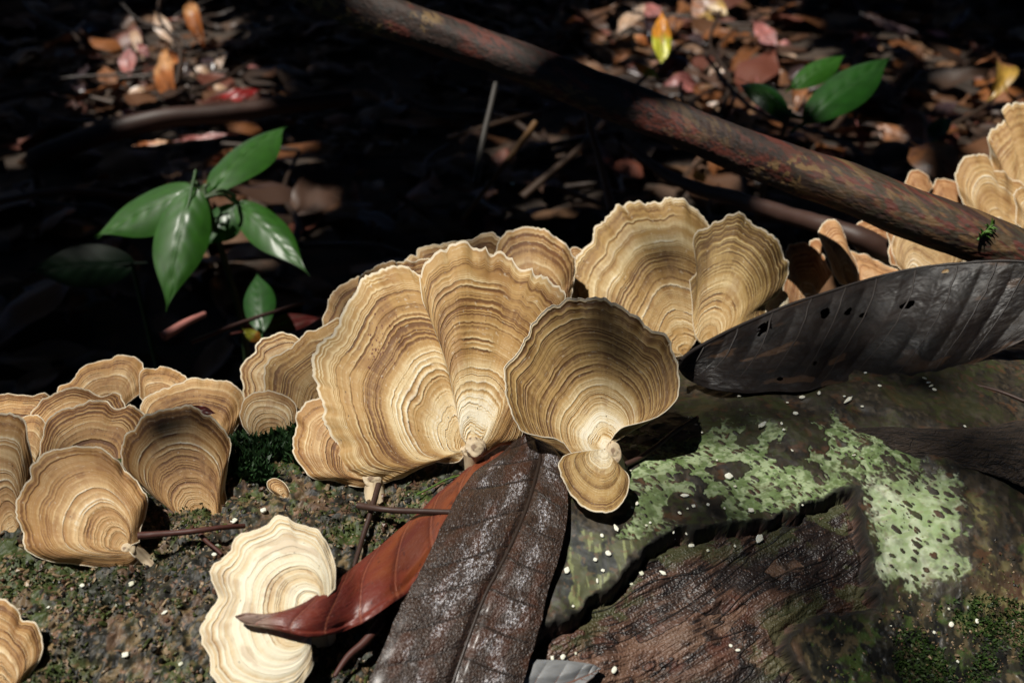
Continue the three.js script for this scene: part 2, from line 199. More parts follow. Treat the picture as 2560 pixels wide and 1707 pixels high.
// ------------------------------------------------------------------ bracket fungi
function bandTextures(seed, o = {}) {
  const { nb = 24, cream = 0.2, dark = 0.82, light = [0.74, 0.575, 0.32], tan = [0.445, 0.26, 0.088], brown = [0.165, 0.07, 0.018], olive = 0, grains = 0, w = 400, h = 512 } = o;
  const R = rng(seed * 7919 + 13), zs = [0], base = [], line = []; let s = 0;
  while (s < 1) { s += (0.35 + 1.3 * R() ** 1.6) / nb * 0.72 * (0.75 + 0.5 * s); zs.push(s); base.push(0.485 + 0.64 * (vn(s * 8.5, 2, seed + 40) - 0.5) + 0.36 * (R() - 0.42)); line.push(R() < 0.26 ? 0.42 + 0.38 * R() : 0.08 + 0.2 * R()); }
  const N = 2048, prof = new Float32Array(N + 1);
  for (let i = 0, k = 0; i <= N; i++) { const t = i / N; while (zs[k + 1] < t) k++; const f = (t - zs[k]) / (zs[k + 1] - zs[k]); prof[i] = base[k] + (0.14 + 0.30 * (k ? line[k - 1] : 0)) * smooth(f, 0.0, 0.10) * (1 - smooth(f, 0.1, 0.6)) - line[k] * smooth(f, 0.28, 0.90) * 0.8 * dark * (1 - smooth(f, 0.96, 1)); }
  const P = (t) => { const x = clamp(t, 0, 0.9999) * N, i = Math.floor(x); return lerp(prof[i], prof[i + 1], x - i); };
  const specks = []; for (let i = 0; i < 40; i++) specks.push([R(), 0.08 + 0.9 * R(), 0.0014 + 0.004 * R() ** 2, 0]);
  for (let i = 0; i < grains; i++) specks.push([0.70 + 0.14 * (R() + R() - 1), 0.72 + 0.16 * (R() + R() - 1), 0.0025 + 0.0035 * R(), 1]);
  const warp = (u, t) => t + ((fbm(u * 4.5, t * 2.2, seed, 2) - 0.5) * 0.06 + (vn(u * 17, t * 6, seed + 2) - 0.5) * 0.011 + (vn(u * 46, t * 10, seed + 3) - 0.5) * 0.006 + (vn(u * 120, t * 22, seed + 4) - 0.5) * 0.005) * smooth(t, 0, 0.15) * (1 - smooth(t, 0.93, 1));
  const H = new Float32Array(w * h);
  const map = tex(w, h, (u, t, c, i, j) => {
    const tt = warp(u, t), ph = P(tt), pb = P(clamp(tt + 0.012)) * 0.5 + P(clamp(tt - 0.012)) * 0.5, p = lerp(pb, ph, 0.45 + 0.75 * smooth(fbm(u * 9, t * 14, seed + 8, 2), 0.3, 0.62)), fib = vn(u * 190, t * 11, seed + 5) - 0.5, fib2 = vn(u * 60, t * 4, seed + 6) - 0.5, bl = fbm(u * 7, t * 6, seed + 7, 3) - 0.5;
    let tone = p + fib * 0.13 + fib2 * 0.10 + bl * 0.30 + 0.10 * (fbm(u * 3.2, t * 3.5, seed + 15, 3) - 0.5) + (o.fade ? 0.42 * smooth(t, 0.42, 0.7) * (1 - smooth(t, 0.86, 0.95)) : 0) + (vn(u * 260, t * 130, seed + 11) - 0.5) * 0.10 + cream * (1 - smooth(t, 0.12, 0.6)) - 0.06;
    tone -= 0.16 * smooth(t, 0.8, 0.93) * (1 - smooth(t, 0.93, 0.97));
    H[j * w + i] = p + fib * 0.12;
    c[0] = brown[0]; c[1] = brown[1]; c[2] = brown[2];
    mixc(c, tan, smooth(tone, 0.0, 0.42)); mixc(c, light, smooth(tone, 0.42, 0.98)); mixc(c, [0.88, 0.80, 0.62], smooth(tone, 0.88, 1.2) * 0.9);
    mixc(c, [c[0] * 0.62, c[1] * 0.5, c[2] * 0.42], smooth(fbm(u * 13, t * 10, seed + 12, 4), 0.56, 0.72) * 0.55 * smooth(t, 0.15, 0.4)); mixc(c, [0.82, 0.76, 0.62], smooth(vn(u * 90, t * 150, seed + 13), 0.86, 0.96) * 0.35);
    if (olive) mixc(c, [c[1] * 1.12, c[1], c[2] * 0.95], olive * smooth(t, 0.2, 0.7));  // olive tone towards the margin, tinting the shade on these caps into the colour
    mixc(c, [0.80, 0.71, 0.54], smooth(t, 0.980, 0.993) * 0.85);
    for (const q of specks) { const du = (u - q[0]) * (0.5 + 1.6 * t), dv = t - q[1], d = du * du + dv * dv; if (d < q[2] * q[2] * 1.6) mixc(c, q[3] ? [0.13, 0.035, 0.012] : [0.045, 0.026, 0.013], smooth(q[2] * 1.3 - Math.sqrt(d), 0, q[2] * 0.6)); }
  });
  const bmp = tex(w, h, (u, t, c, i, j) => { c[0] = c[1] = c[2] = H[j * w + i] * 0.8; }, false);
  return { map, bmp, P: (u, t) => P(warp(u, t)) };
}
const bandSets = new Map();
function bandMat(seed, o) { const k = seed + JSON.stringify(o ?? {}); if (!bandSets.has(k)) { const b = bandTextures(seed, o); b.mat = new THREE.MeshPhysicalMaterial({ map: b.map, bumpMap: b.bmp, bumpScale: 0.00022, roughness: 0.68, sheen: 0.12, sheenRoughness: 0.6, sheenColor: col(0.9, 0.8, 0.65) }); bandSets.set(k, b); } return bandSets.get(k); }
const rimMat = new THREE.MeshStandardMaterial({ color: col(0.78, 0.68, 0.51), roughness: 0.75 });
const underMat = new THREE.MeshStandardMaterial({ color: col(0.60, 0.49, 0.33), roughness: 0.85 });
const stemMat = new THREE.MeshStandardMaterial({ map: tex(128, 128, (u, v, c) => { const n = fbm(u * 8, v * 10, 71, 3), m = fbm(u * 14, v * 6, 72, 3); c[0] = 0.5 + 0.2 * n; c[1] = 0.38 + 0.2 * n; c[2] = 0.22 + 0.2 * n; mixc(c, [0.16, 0.09, 0.05], smooth(m, 0.52, 0.7) * 0.8); }, true, THREE.RepeatWrapping), roughness: 0.7 });
const FUNGI = [];
function fungusCap(parent, s) {
  const seed = s.seed, bs = bandMat(s.tex ?? seed, s.bands), n = camVec(...s.n), H = at(s.hub[0], s.hub[1], s.d);
  const onPlane = (p) => { const d = ray(p[0], p[1]); return d.multiplyScalar(n.dot(H.clone().sub(CP)) / n.dot(d)).add(CP).sub(H); };
  const e1 = new THREE.Vector3().crossVectors(V3(0, 1, 0), n).normalize(), e2 = new THREE.Vector3().crossVectors(n, e1);
  const loc = (p) => { const q = onPlane(p); return V3(q.dot(e1), q.dot(e2), 0); };
  const M = new THREE.CatmullRomCurve3(s.m.map(loc), false, 'centripetal', 0.5); M.arcLengthDivisions = 400;
  const side = (l, end) => { if (!l) return null; const c = new THREE.CatmullRomCurve3([V3(0, 0, 0), ...l.map(loc), end], false, 'centripetal'); return (t) => c.getPointAt(clamp(t)); };
  const A = M.getPointAt(0), B = M.getPointAt(1), L = side(s.l, A), Rr = side(s.r, B), len = M.getLength(), Rm = s.m.map(loc).reduce((a, p) => Math.max(a, p.length()), 0);
  const NS = s.ns ?? 110, NT = s.nt ?? 120, bulge = s.bulge ?? 0.10, rip = s.rip ?? 0.02, droop = s.droop ?? 0.04, th = s.th ?? 0.0007, wav = s.wav ?? 8;
  const ms = []; for (let i = 0; i <= NS; i++) ms.push(M.getPointAt(i / NS));
  let sm = ms.map((p) => p.clone()); for (let k = 0; k < NS * 0.9; k++) sm = sm.map((p, i) => i === 0 || i === NS ? p : p.clone().multiplyScalar(2).add(sm[i - 1]).add(sm[i + 1]).multiplyScalar(0.25));
  const ql = [], qr = []; for (let j = 0; j <= NT; j++) { ql.push(L ? L(j / NT) : A.clone().multiplyScalar(j / NT)); qr.push(Rr ? Rr(j / NT) : B.clone().multiplyScalar(j / NT)); }
  const place = (u, t) => {
    const i = Math.round(u * NS), j = Math.round(t * NT), m = ms[i], p = sm[i].clone().lerp(m, smooth(t, 0.5, 1)).multiplyScalar(t), a = (1 - u) ** 3, b = u ** 3;
    p.x += (ql[j].x - A.x * t) * a + (qr[j].x - B.x * t) * b; p.y += (ql[j].y - A.y * t) * a + (qr[j].y - B.y * t) * b;
    const w = 1 + smooth(t, 0.75, 1) * ((vn(u * len * 450, 3, seed) - 0.5) * 0.028 + (vn(u * len * 1100, 5, seed) - 0.5) * 0.018); p.x *= w; p.y *= w;
    const r = Rm * lerp(0.6, 1, m.length() / Rm), k = smooth(Math.min(u, 1 - u), 0, 0.08);
    let z = bulge * r * 3.2 * (t - t * t) - droop * r * t ** 5 + rip * r * t * t * 2 * (fbm(u * wav, t * 1.2, seed + 50, 2) - 0.5) * 2 + (s.cup ?? 0) * r * t * t;
    z += 0.00022 * (bs.P(u, t) - 0.5) * smooth(t, 0, 0.1) + 0.0008 * smooth(t, 0.8, 1) * (vn(u * len * 300, t * 3, seed + 9) - 0.5) * 2;
    return [p, z * lerp(0.55, 1, k)];
  };
  const world = (p, z) => V3().addScaledVector(e1, p.x).addScaledVector(e2, p.y).addScaledVector(n, z).add(H).sub(parent.position);
  const cache = []; for (let j = 0; j <= NT; j++) for (let i = 0; i <= NS; i++) cache.push(place(i / NS, j / NT));
  const get = (u, t) => cache[Math.round(t * NT) * (NS + 1) + Math.round(u * NS)];
  const top = grid(NS, NT, (u, t) => world(...get(u, t)));
  { const a = top.attributes.normal; let d = 0; for (let i = 0; i < a.count; i += 7) d += a.getX(i) * n.x + a.getY(i) * n.y + a.getZ(i) * n.z; if (d < 0) { const ix = top.index.array; for (let i = 0; i < ix.length; i += 3) { const q = ix[i]; ix[i] = ix[i + 1]; ix[i + 1] = q; } top.computeVertexNormals(); } }
  mesh('cap', top, bs.mat, parent);
  const stepS = 2, us = Math.floor(NS / stepS), ut = Math.floor(NT / 4);
  mesh('underside', grid(us, ut, (u, t) => { const [p, z] = get(Math.min(1, Math.round(u * us) * stepS / NS), t); return world(p, z - th * (0.35 + 1.3 * (1 - t)) ); }), underMat, parent);
  // rim: a thin rounded pale lip that closes cap and underside along the margin and both sides
  const rp = []; for (let j = 0; j <= NT; j += 4) rp.push(j / NT > 0.06 ? [0, j / NT] : null); for (let i = 1; i < NS; i++) rp.push([i / NS, 1]); for (let j = NT; j >= 0; j -= 4) rp.push(j / NT > 0.06 ? [1, j / NT] : null);
  const path = rp.filter(Boolean), k = 6, lip = path.map(([u, t]) => { const [p, z] = get(u, t); return [world(p, z), world(p, z - th * (0.35 + 1.3 * (1 - t)))]; });
  const rad = (s.rim ?? 0.00017);
  const g = grid(k, path.length - 1, (a, b) => {
    const i = Math.round(b * (path.length - 1)), [q, w] = lip[i], tan = lip[Math.min(i + 1, path.length - 1)][0].clone().sub(lip[Math.max(i - 1, 0)][0]).normalize(), mid = q.clone().add(w).multiplyScalar(0.5), out = new THREE.Vector3().crossVectors(tan, n).normalize(), h = q.distanceTo(w) / 2 + 0.0001;
    const x = Math.cos(a * Math.PI * 2) * rad, y = Math.sin(a * Math.PI * 2) * h; return mid.addScaledVector(out, x).addScaledVector(n, y);
  });
  mesh('rim', g, rimMat, parent);
  return { H, n };
}
function fungus(label, s, group) {
  const H = at(s.hub[0], s.hub[1], s.d), o = thing('bracket_fungus', label, 'fungus', H, group);
  fungusCap(o, s);
  for (const x of s.more ?? []) fungusCap(o, { ...s, l: null, r: null, ...x });
  if (s.stem !== false) {   // a short stalk from the back of the hub into the log
    const n = camVec(...s.n); let foot;
    if (s.foot) foot = onLog(s.foot[0], s.foot[1], -0.003); else { const [x, y] = logXY(H); foot = logPoint(clamp(x, -0.4, 0.5), clamp(y, -0.13, 0.13), -0.004); }
    const r = s.sr ?? 0.0026, a = H.clone().addScaledVector(n, -r * 0.55), mid = a.clone().lerp(foot, 0.5).addScaledVector(n, -0.001);
    if (s.knob) { const g = new THREE.SphereGeometry(s.knob, 28, 20), p = g.attributes.position; for (let i = 0; i < p.count; i++) { const q = V3(p.getX(i), p.getY(i), p.getZ(i)), k = 1 + 0.5 * (fbm(q.x * 500 + 9, q.y * 500 + q.z * 300, s.seed, 3) - 0.5) + 0.12 * Math.sin(q.length() * 0 + Math.hypot(q.x, q.y) * 5200 + Math.atan2(q.y, q.x)); q.multiplyScalar(k); p.setXYZ(i, q.x * 1.15, q.y * (s.ky ?? 1), q.z * 0.6); } g.computeVertexNormals(); const m = mesh('hub', g, stemMat, o); m.quaternion.setFromUnitVectors(V3(0, 0, 1), n); if (s.ko) m.position.addScaledVector(CU, s.ko[1]).addScaledVector(CR, s.ko[0]).addScaledVector(n, 0.0006); }
    mesh('stem', shift(tube([a, mid, foot], r, r * 1.15, 14, 16, 0.3, s.seed), H), stemMat, o);
  }
  FUNGI.push(o); return o;
}
const warm = { tan: [0.425, 0.23, 0.08], light: [0.72, 0.52, 0.275], brown: [0.16, 0.064, 0.017] };
const rose = { tan: [0.43, 0.25, 0.095], light: [0.70, 0.53, 0.30], brown: [0.175, 0.074, 0.022] };
const V18 = { nb: 20, cream: 0.34, dark: 0.8, fade: 1, light: [0.78, 0.71, 0.53], tan: [0.68, 0.52, 0.30], brown: [0.38, 0.20, 0.08] };
// central cluster
fungus('broadest tan bracket fungus of the central cluster, a wide banded fan peppered with reddish grains', {
  seed: 1, knob: 0.0018, ko: [-0.0002, -0.0006], hub: z5(1168, 1225)[0], d: 0.256, n: [0.12, 0.42, 0.88], bulge: 0.055, rip: 0.02, bands: { nb: 29, grains: 60, cream: 0.28 }, ns: 170, nt: 160, sr: 0.003,
  l: z5(1120, 1292), m: z5(1060, 1294, 1000, 1275, 985, 1240, 960, 1240, 935, 1268, 920, 1300, 895, 1328, 850, 1355, 805, 1360, 765, 1373, 735, 1360, 640, 1350, 580, 1325, 550, 1280, 540, 1210, 500, 1150, 475, 1095, 470, 1030, 448, 960, 440, 900, 420, 835, 413, 775, 440, 720, 480, 680, 515, 650, 545, 600, 580, 540, 625, 470, 675, 400, 720, 362, 790, 345, 860, 345, 910, 365, 960, 410, 1000, 480), r: z5(1130, 1100, 1115, 1000, 1095, 900, 1075, 780, 1050, 660)
});
fungus('tall bracket fungus fused to the right of the broad fan, pale ring halfway up', {
  seed: 2, knob: 0.0025, ko: [0.0004, -0.0002], ky: 1.1, hub: z5(1192, 1225)[0], d: 0.253, n: [0.17, 0.34, 0.92], bulge: 0.022, rip: 0.02, bands: { nb: 28, cream: 0.34 }, ns: 140, nt: 170, sr: 0.0032,
  l: z5(1140, 1175, 1122, 1090, 1112, 990, 1096, 900, 1080, 820, 1062, 740), m: z5(1045, 665, 1025, 620, 985, 580, 955, 520, 942, 450, 943, 385, 965, 325, 1010, 285, 1060, 262, 1088, 232, 1125, 224, 1175, 228, 1225, 250, 1280, 264, 1340, 267, 1385, 290, 1405, 325, 1440, 350, 1480, 354, 1500, 385, 1550, 395, 1600, 440, 1640, 485, 1648, 540, 1630, 620, 1580, 740, 1530, 860, 1480, 1000, 1440, 1100, 1424, 1165, 1400, 1188, 1330, 1202, 1278, 1232, 1238, 1262)
});
fungus('round funnel-shaped bracket fungus at the front with a narrow neck and hanging lobe', {
  seed: 3, knob: 0.0020, ko: [0.0020, -0.0014], ky: 1.7, hub: z6(550, 1165)[0], d: 0.2505, n: [0.06, 0.40, 0.9], bulge: -0.05, cup: 0.05, droop: -0.02, rip: 0.01, bands: { nb: 30, olive: 0.16, cream: 0.55, dark: 0.66 }, ns: 170, nt: 150, sr: 0.0035, foot: z6(605, 1235)[0],
  r: z6(440, 1225, 400, 1190), m: z6(585, 1112, 612, 1088, 680, 1070, 740, 1055, 800, 1020, 845, 975, 860, 930, 857, 850, 838, 770, 800, 700, 745, 680, 700, 632, 640, 590, 560, 552, 470, 535, 400, 540, 340, 560, 270, 590, 235, 630, 215, 680, 170, 750, 135, 780, 105, 820, 105, 900, 120, 980, 140, 1040, 180, 1100, 250, 1120, 320, 1132, 365, 1150),
  more: [{ seed: 4, hub: z6(545, 1172)[0], d: 0.2465, n: [0.05, 0.55, 0.83], bulge: 0.06, rip: 0.012, ns: 100, nt: 90, m: z6(385, 1195, 360, 1210, 343, 1260, 360, 1320, 400, 1380, 440, 1420, 500, 1452, 560, 1455, 610, 1425, 640, 1370, 648, 1310, 630, 1270, 606, 1248, 590, 1235) }]
});
fungus('largest bracket fungus at the back right of the central cluster', {
  seed: 5, hub: z6(895, 762)[0], d: 0.342, n: [0.05, 0.3, 0.95], bulge: 0.06, bands: { nb: 27, olive: 0.12 }, ns: 130, nt: 150,
  m: z6(780, 790, 640, 740, 500, 640, 410, 540, 393, 460, 400, 370, 435, 310, 490, 260, 502, 205, 545, 165, 580, 120, 650, 85, 720, 72, 790, 80, 830, 63, 860, 74, 900, 92, 950, 125, 990, 155, 1003, 180, 1010, 215), r: z6(945, 690, 965, 600, 975, 500, 985, 380, 1000, 280)
});
fungus('narrower olive bracket fungus rising from behind the left end of the black leaf', {
  seed: 6, hub: z6(985, 725)[0], d: 0.336, n: [-0.08, 0.3, 0.95], bulge: 0.06, bands: { nb: 27, olive: 0.3 }, ns: 120, nt: 140,
  l: z6(945, 690, 927, 620, 924, 540), m: z6(914, 432, 946, 392, 940, 310, 936, 240, 960, 205, 1000, 187, 1030, 155, 1065, 158, 1085, 140, 1145, 137, 1170, 160, 1215, 188, 1260, 225, 1300, 260, 1330, 300, 1352, 370, 1338, 430, 1300, 490, 1262, 520, 1250, 555, 1255, 600, 1200, 680, 1090, 735)
});
fungus('bracket fungus standing behind the tall central one, its rounded top showing to the right', {
  seed: 7, hub: z5(1480, 760)[0], d: 0.325, n: [0, 0.3, 0.95], bulge: 0.08, bands: { nb: 18, ...rose }, m: z5(1250, 620, 1270, 420, 1295, 270, 1322, 210, 1380, 170, 1450, 153, 1510, 160, 1560, 195, 1620, 230, 1665, 275, 1682, 320, 1672, 420, 1655, 530, 1640, 660)
});
fungus('low bracket fungus peeping over the tall central one, its top left of the rounded one', {
  seed: 8, hub: z5(1200, 640)[0], d: 0.335, n: [0, 0.3, 0.95], bulge: 0.08, bands: { nb: 16, ...rose }, m: z5(840, 470, 862, 320, 880, 296, 915, 298, 922, 265, 960, 250, 1010, 242, 1080, 228, 1140, 224, 1190, 222, 1220, 205, 1260, 194, 1300, 197, 1322, 225, 1330, 420, 1310, 560)
});
fungus('sliver of a lobed bracket fungus squeezed between the broad fan and the tall one', {
  seed: 9, hub: z5(900, 640)[0], d: 0.312, n: [0, 0.3, 0.95], bulge: 0.08, bands: { nb: 16, ...rose }, ns: 80, nt: 70, m: z5(700, 520, 740, 370, 800, 345, 830, 322, 865, 322, 890, 330, 920, 322, 950, 310, 985, 308, 1040, 400)
});
fungus('tiny brown bracket fungus in the gap left of the large back fan', {
  seed: 10, tex: 9, hub: z5(1685, 420)[0], d: 0.352, n: [0, 0.3, 0.95], bands: { nb: 16, ...rose }, ns: 50, nt: 40, m: z5(1640, 340, 1655, 272, 1672, 258, 1700, 264, 1725, 280, 1740, 360)
});
fungus('shaded bracket fungus behind the upper left shoulder of the broad fan', {
  seed: 11, hub: z5(740, 760)[0], d: 0.322, n: [0.1, 0.35, 0.93], bulge: 0.08, bands: { nb: 18, ...rose }, m: z5(520, 720, 470, 620, 482, 560, 500, 510, 530, 465, 575, 430, 635, 405, 690, 395, 760, 430)
});
fungus('thin edge of a bracket fungus just behind the upper left shoulder of the broad fan', {
  seed: 12, tex: 11, hub: z5(760, 700)[0], d: 0.305, n: [0.1, 0.35, 0.93], bulge: 0.06, bands: { nb: 18, ...rose }, ns: 80, nt: 70, m: z5(540, 640, 566, 575, 600, 515, 645, 440, 642, 405, 665, 375, 720, 352, 800, 330, 850, 380)
});
fungus('scallop-edged bracket fungus on the left flank of the central cluster, half behind the broad fan', {
  seed: 13, hub: z5(590, 1110)[0], d: 0.285, n: [0.05, 0.42, 0.9], bulge: 0.07, bands: { nb: 20 }, ns: 130, m: z5(420, 1180, 335, 1160, 290, 1140, 240, 1098, 190, 1050, 160, 990, 180, 925, 188, 870, 205, 800, 260, 760, 335, 705, 400, 650, 450, 640, 520, 608, 580, 600, 660, 640)
});
fungus('wavy bracket fungus farthest left in the central cluster, behind the scallop-edged one', {
  seed: 14, hub: z5(420, 1010)[0], d: 0.302, n: [0.05, 0.42, 0.9], bulge: 0.07, bands: { nb: 18, ...rose }, m: z5(260, 1110, 165, 1068, 112, 1020, 84, 955, 90, 920, 72, 860, 68, 835, 100, 800, 148, 762, 145, 725, 165, 705, 215, 680, 290, 662, 335, 682, 420, 720)
});
fungus('small shaded bracket fungus standing on dark moss below the wavy left one', {
  seed: 15, hub: z5(240, 1235)[0], d: 0.277, n: [0, 0.3, 0.95], bulge: 0.08, bands: { nb: 13, ...rose }, ns: 90, nt: 90, foot: z5(240, 1250)[0], m: z5(180, 1232, 150, 1215, 110, 1150, 78, 1100, 72, 1040, 110, 970, 220, 950, 330, 1000, 345, 1080, 325, 1150, 310, 1200, 292, 1225)
});
fungus('bracket fungus tucked under the broad fan, on a short knobbly stalk', {
  seed: 16, knob: 0.0026, hub: z5(712, 1378)[0], d: 0.2525, n: [0.10, 0.40, 0.9], bulge: 0.07, bands: { nb: 22, ...warm }, ns: 120, foot: z5(715, 1480)[0], sr: 0.0026, m: z5(690, 1402, 640, 1408, 580, 1390, 520, 1370, 440, 1368, 400, 1350, 370, 1310, 332, 1240, 325, 1190, 345, 1100, 342, 1060, 380, 1010, 430, 983, 500, 970, 600, 1000, 680, 1150)
});
fungus('brown lip of a fungus showing under the left edge of the round front one', {
  seed: 17, tex: 16, hub: z5(1500, 1110)[0], d: 0.266, n: [0, 0.45, 0.89], bands: { nb: 22, ...warm }, ns: 60, nt: 50, m: z5(1420, 1130, 1440, 1165, 1480, 1195, 1530, 1208, 1590, 1196, 1610, 1150)
});
// the pale one in front
fungus('cream white bracket fungus in full sun with a red leaf lying across it', {
  seed: 18, hub: z8(845, 1010)[0], d: 0.2065, n: [-0.06, 0.50, 0.86], bulge: 0.03, rip: 0.014, cup: -0.02, sr: 0.003, bands: V18, ns: 170, nt: 150,
  m: z8(928, 900, 932, 800, 915, 720, 890, 670, 870, 625, 835, 580, 790, 555, 740, 540, 700, 540, 670, 515, 630, 503, 600, 515, 575, 545, 500, 575, 420, 600, 370, 630, 355, 690, 320, 745, 258, 785, 265, 850, 300, 930, 255, 1000, 230, 1060, 203, 1100, 210, 1170, 245, 1250, 260, 1320, 300, 1400, 360, 1450, 450, 1490, 560, 1500, 690, 1460, 750, 1400, 785, 1350, 806, 1290, 800, 1220, 786, 1170, 795, 1140)
});
// left cluster
const LG = { ...warm, light: [0.68, 0.47, 0.235] };
fungus('front bracket fungus of the left cluster, broad fan with a pale crescent above its hub', {
  seed: 19, knob: 0.0016, hub: z4(548, 990)[0], d: 0.2265, n: [0.02, 0.40, 0.9], bulge: 0.08, bands: { nb: 20, ...LG }, ns: 130, foot: z4(640, 1050)[0], m: z4(592, 1035, 560, 1062, 480, 1068, 400, 1062, 300, 1045, 200, 1035, 120, 1005, 95, 960, 75, 890, 60, 810, 75, 730, 115, 690, 130, 640, 170, 590, 230, 560, 300, 543, 370, 535, 440, 555, 490, 595, 525, 640, 570, 680, 612, 733, 632, 760, 622, 820, 605, 900, 598, 960)
});
fungus('steep cone-shaped bracket fungus of the left cluster, narrowing to a pale ringed foot', {
  seed: 20, hub: z4(905, 905)[0], d: 0.243, n: [-0.05, 0.42, 0.9], bulge: 0.11, bands: { nb: 20, ...LG }, ns: 120, foot: z4(895, 915)[0], l: z4(860, 905, 830, 897), m: z4(715, 785, 640, 748, 590, 700, 540, 650, 508, 590, 528, 510, 580, 450, 602, 408, 680, 383, 740, 364, 820, 364, 870, 390, 930, 430, 975, 490, 990, 560, 978, 650, 966, 720, 976, 780), r: z4(945, 895, 965, 840)
});
fungus('wide bracket fungus in the left cluster, behind the front fan and the cone', {
  seed: 21, hub: z4(400, 720)[0], d: 0.272, n: [0, 0.42, 0.9], bulge: 0.08, bands: { nb: 16, ...LG }, m: z4(180, 640, 160, 540, 180, 460, 220, 410, 290, 375, 360, 352, 450, 344, 490, 370, 560, 364, 605, 385, 640, 480, 620, 620)
});
fungus('pinkish bracket fungus edge in the left cluster, overlapping the top back one', {
  seed: 22, tex: 21, hub: z4(340, 560)[0], d: 0.288, n: [0, 0.42, 0.9], bands: { nb: 16, ...LG }, m: z4(120, 480, 128, 400, 150, 360, 220, 312, 300, 289, 380, 300, 440, 325, 490, 308, 530, 350, 560, 450)
});
fungus('highest bracket fungus of the left cluster, with a rounded double hump', {
  seed: 23, hub: z4(470, 430)[0], d: 0.305, n: [0, 0.42, 0.9], bulge: 0.08, bands: { nb: 12, ...LG }, m: z4(240, 380, 245, 285, 310, 258, 340, 210, 400, 174, 470, 168, 490, 155, 530, 148, 590, 163, 618, 205, 630, 300)
});
fungus('low bracket fungus at the back of the left cluster, right of the double-humped one', {
  seed: 24, tex: 23, hub: z4(690, 430)[0], d: 0.303, n: [0, 0.42, 0.9], bulge: 0.08, bands: { nb: 12, ...LG }, m: z4(600, 330, 612, 215, 680, 198, 740, 208, 790, 238, 812, 262, 830, 340)
});
fungus('bracket fungus behind the cone with a scrap of dark red leaf on it', {
  seed: 25, hub: z4(890, 640)[0], d: 0.285, n: [0, 0.42, 0.9], bulge: 0.08, bands: { nb: 16, ...LG }, m: z4(580, 460, 600, 370, 640, 320, 720, 280, 800, 258, 860, 248, 940, 258, 1000, 268, 1040, 300, 1048, 350, 1030, 430, 1002, 490, 975, 550)
});
fungus('bracket fungus cut by the left frame edge beside the front fan', {
  seed: 26, hub: z4(75, 1000)[0], d: 0.234, n: [0.05, 0.42, 0.9], bulge: 0.08, bands: { nb: 18, ...LG }, m: z4(100, 940, 122, 700, 122, 560, 105, 480, 90, 425, 60, 400, 0, 394, -90, 430, -180, 560, -180, 760, -120, 900, -60, 980, 20, 1005)
});
fungus('dim bracket fungus top at the far left edge behind the others', {
  seed: 27, tex: 21, hub: z4(70, 520)[0], d: 0.295, n: [0, 0.42, 0.9], bands: { nb: 16, ...LG }, m: z4(-120, 420, -90, 345, 0, 316, 60, 314, 130, 325, 200, 318, 230, 400)
});
fungus('mauve tinged bracket fungus scrap beside the left edge fungus, behind the front fan', {
  seed: 28, tex: 23, hub: z4(140, 640)[0], d: 0.279, n: [0, 0.42, 0.9], bands: { nb: 12, ...LG }, ns: 60, nt: 50, m: z4(60, 560, 78, 440, 100, 415, 150, 405, 190, 440, 220, 520)
});
fungus('bracket fungus with strong pale bands cut by the lower left corner of the frame', {
  seed: 29, hub: z4(20, 1640)[0], d: 0.1985, n: [0, 0.5, 0.86], bulge: 0.08, bands: { nb: 16, ...warm }, m: z4(-200, 1500, -190, 1330, -100, 1215, 0, 1195, 32, 1215, 65, 1250, 80, 1288, 130, 1298, 160, 1350, 172, 1410, 160, 1470, 130, 1510, 100, 1560, 95, 1600)
});
fungus('tiny striped bracket fungus bud on the moss between the left cluster and the central cluster', {
  seed: 30, hub: z4(1238, 775)[0], d: 0.2478, n: [0, 0.45, 0.89], bulge: 0.15, bands: { nb: 8, ...warm }, ns: 40, nt: 40, th: 0.0006, sr: 0.0009, foot: z4(1245, 790)[0], m: z4(1205, 760, 1155, 722, 1156, 698, 1190, 684, 1215, 693, 1235, 715, 1250, 745, 1254, 765)
});
fungus('smallest bracket fungus bud, a thumb-like stub just above the cream white fungus', {
  seed: 31, tex: 30, hub: z4(1125, 858)[0], d: 0.2455, n: [0, 0.45, 0.89], bulge: 0.2, bands: { nb: 8, ...warm }, ns: 30, nt: 30, th: 0.0006, sr: 0.0009, foot: z4(1130, 868)[0], m: z4(1100, 852, 1075, 815, 1078, 798, 1095, 798, 1115, 815, 1138, 848)
});
// right cluster, beyond the black leaf
const RO = { tan: [0.50, 0.27, 0.115], light: [0.72, 0.48, 0.28], brown: [0.32, 0.14, 0.05] };
fungus('orange bracket fungus just right of the olive pair, notched at the top, half in shade', {
  seed: 32, hub: z10(330, 1600)[0], d: 0.386, n: [0, 0.35, 0.94], bulge: 0.06, rip: 0.03, bands: { nb: 14, ...RO }, m: z10(150, 1560, 172, 1440, 188, 1300, 200, 1160, 240, 1132, 320, 1124, 352, 1150, 366, 1108, 400, 1094, 428, 1120, 445, 1200, 520, 1340)
});
fungus('folded bracket fungus standing upright like an ear in the right cluster', {
  seed: 33, hub: z10(660, 1500)[0], d: 0.374, n: [-0.2, 0.3, 0.93], bulge: 0.16, bands: { nb: 14, ...RO }, m: z10(560, 1420, 490, 1270, 450, 1150, 410, 1060, 450, 990, 510, 966, 560, 990, 600, 1080, 612, 1150, 640, 1200, 672, 1250, 692, 1330, 705, 1420)
});
fungus('bracket fungus behind the thin dark branch in the right cluster', {
  seed: 34, tex: 32, hub: z10(820, 1330)[0], d: 0.412, n: [0, 0.35, 0.94], bulge: 0.06, bands: { nb: 14, ...RO }, m: z10(660, 1160, 650, 1045, 690, 1000, 725, 980, 760, 958, 820, 938, 890, 940, 925, 1000, 950, 1120)
});
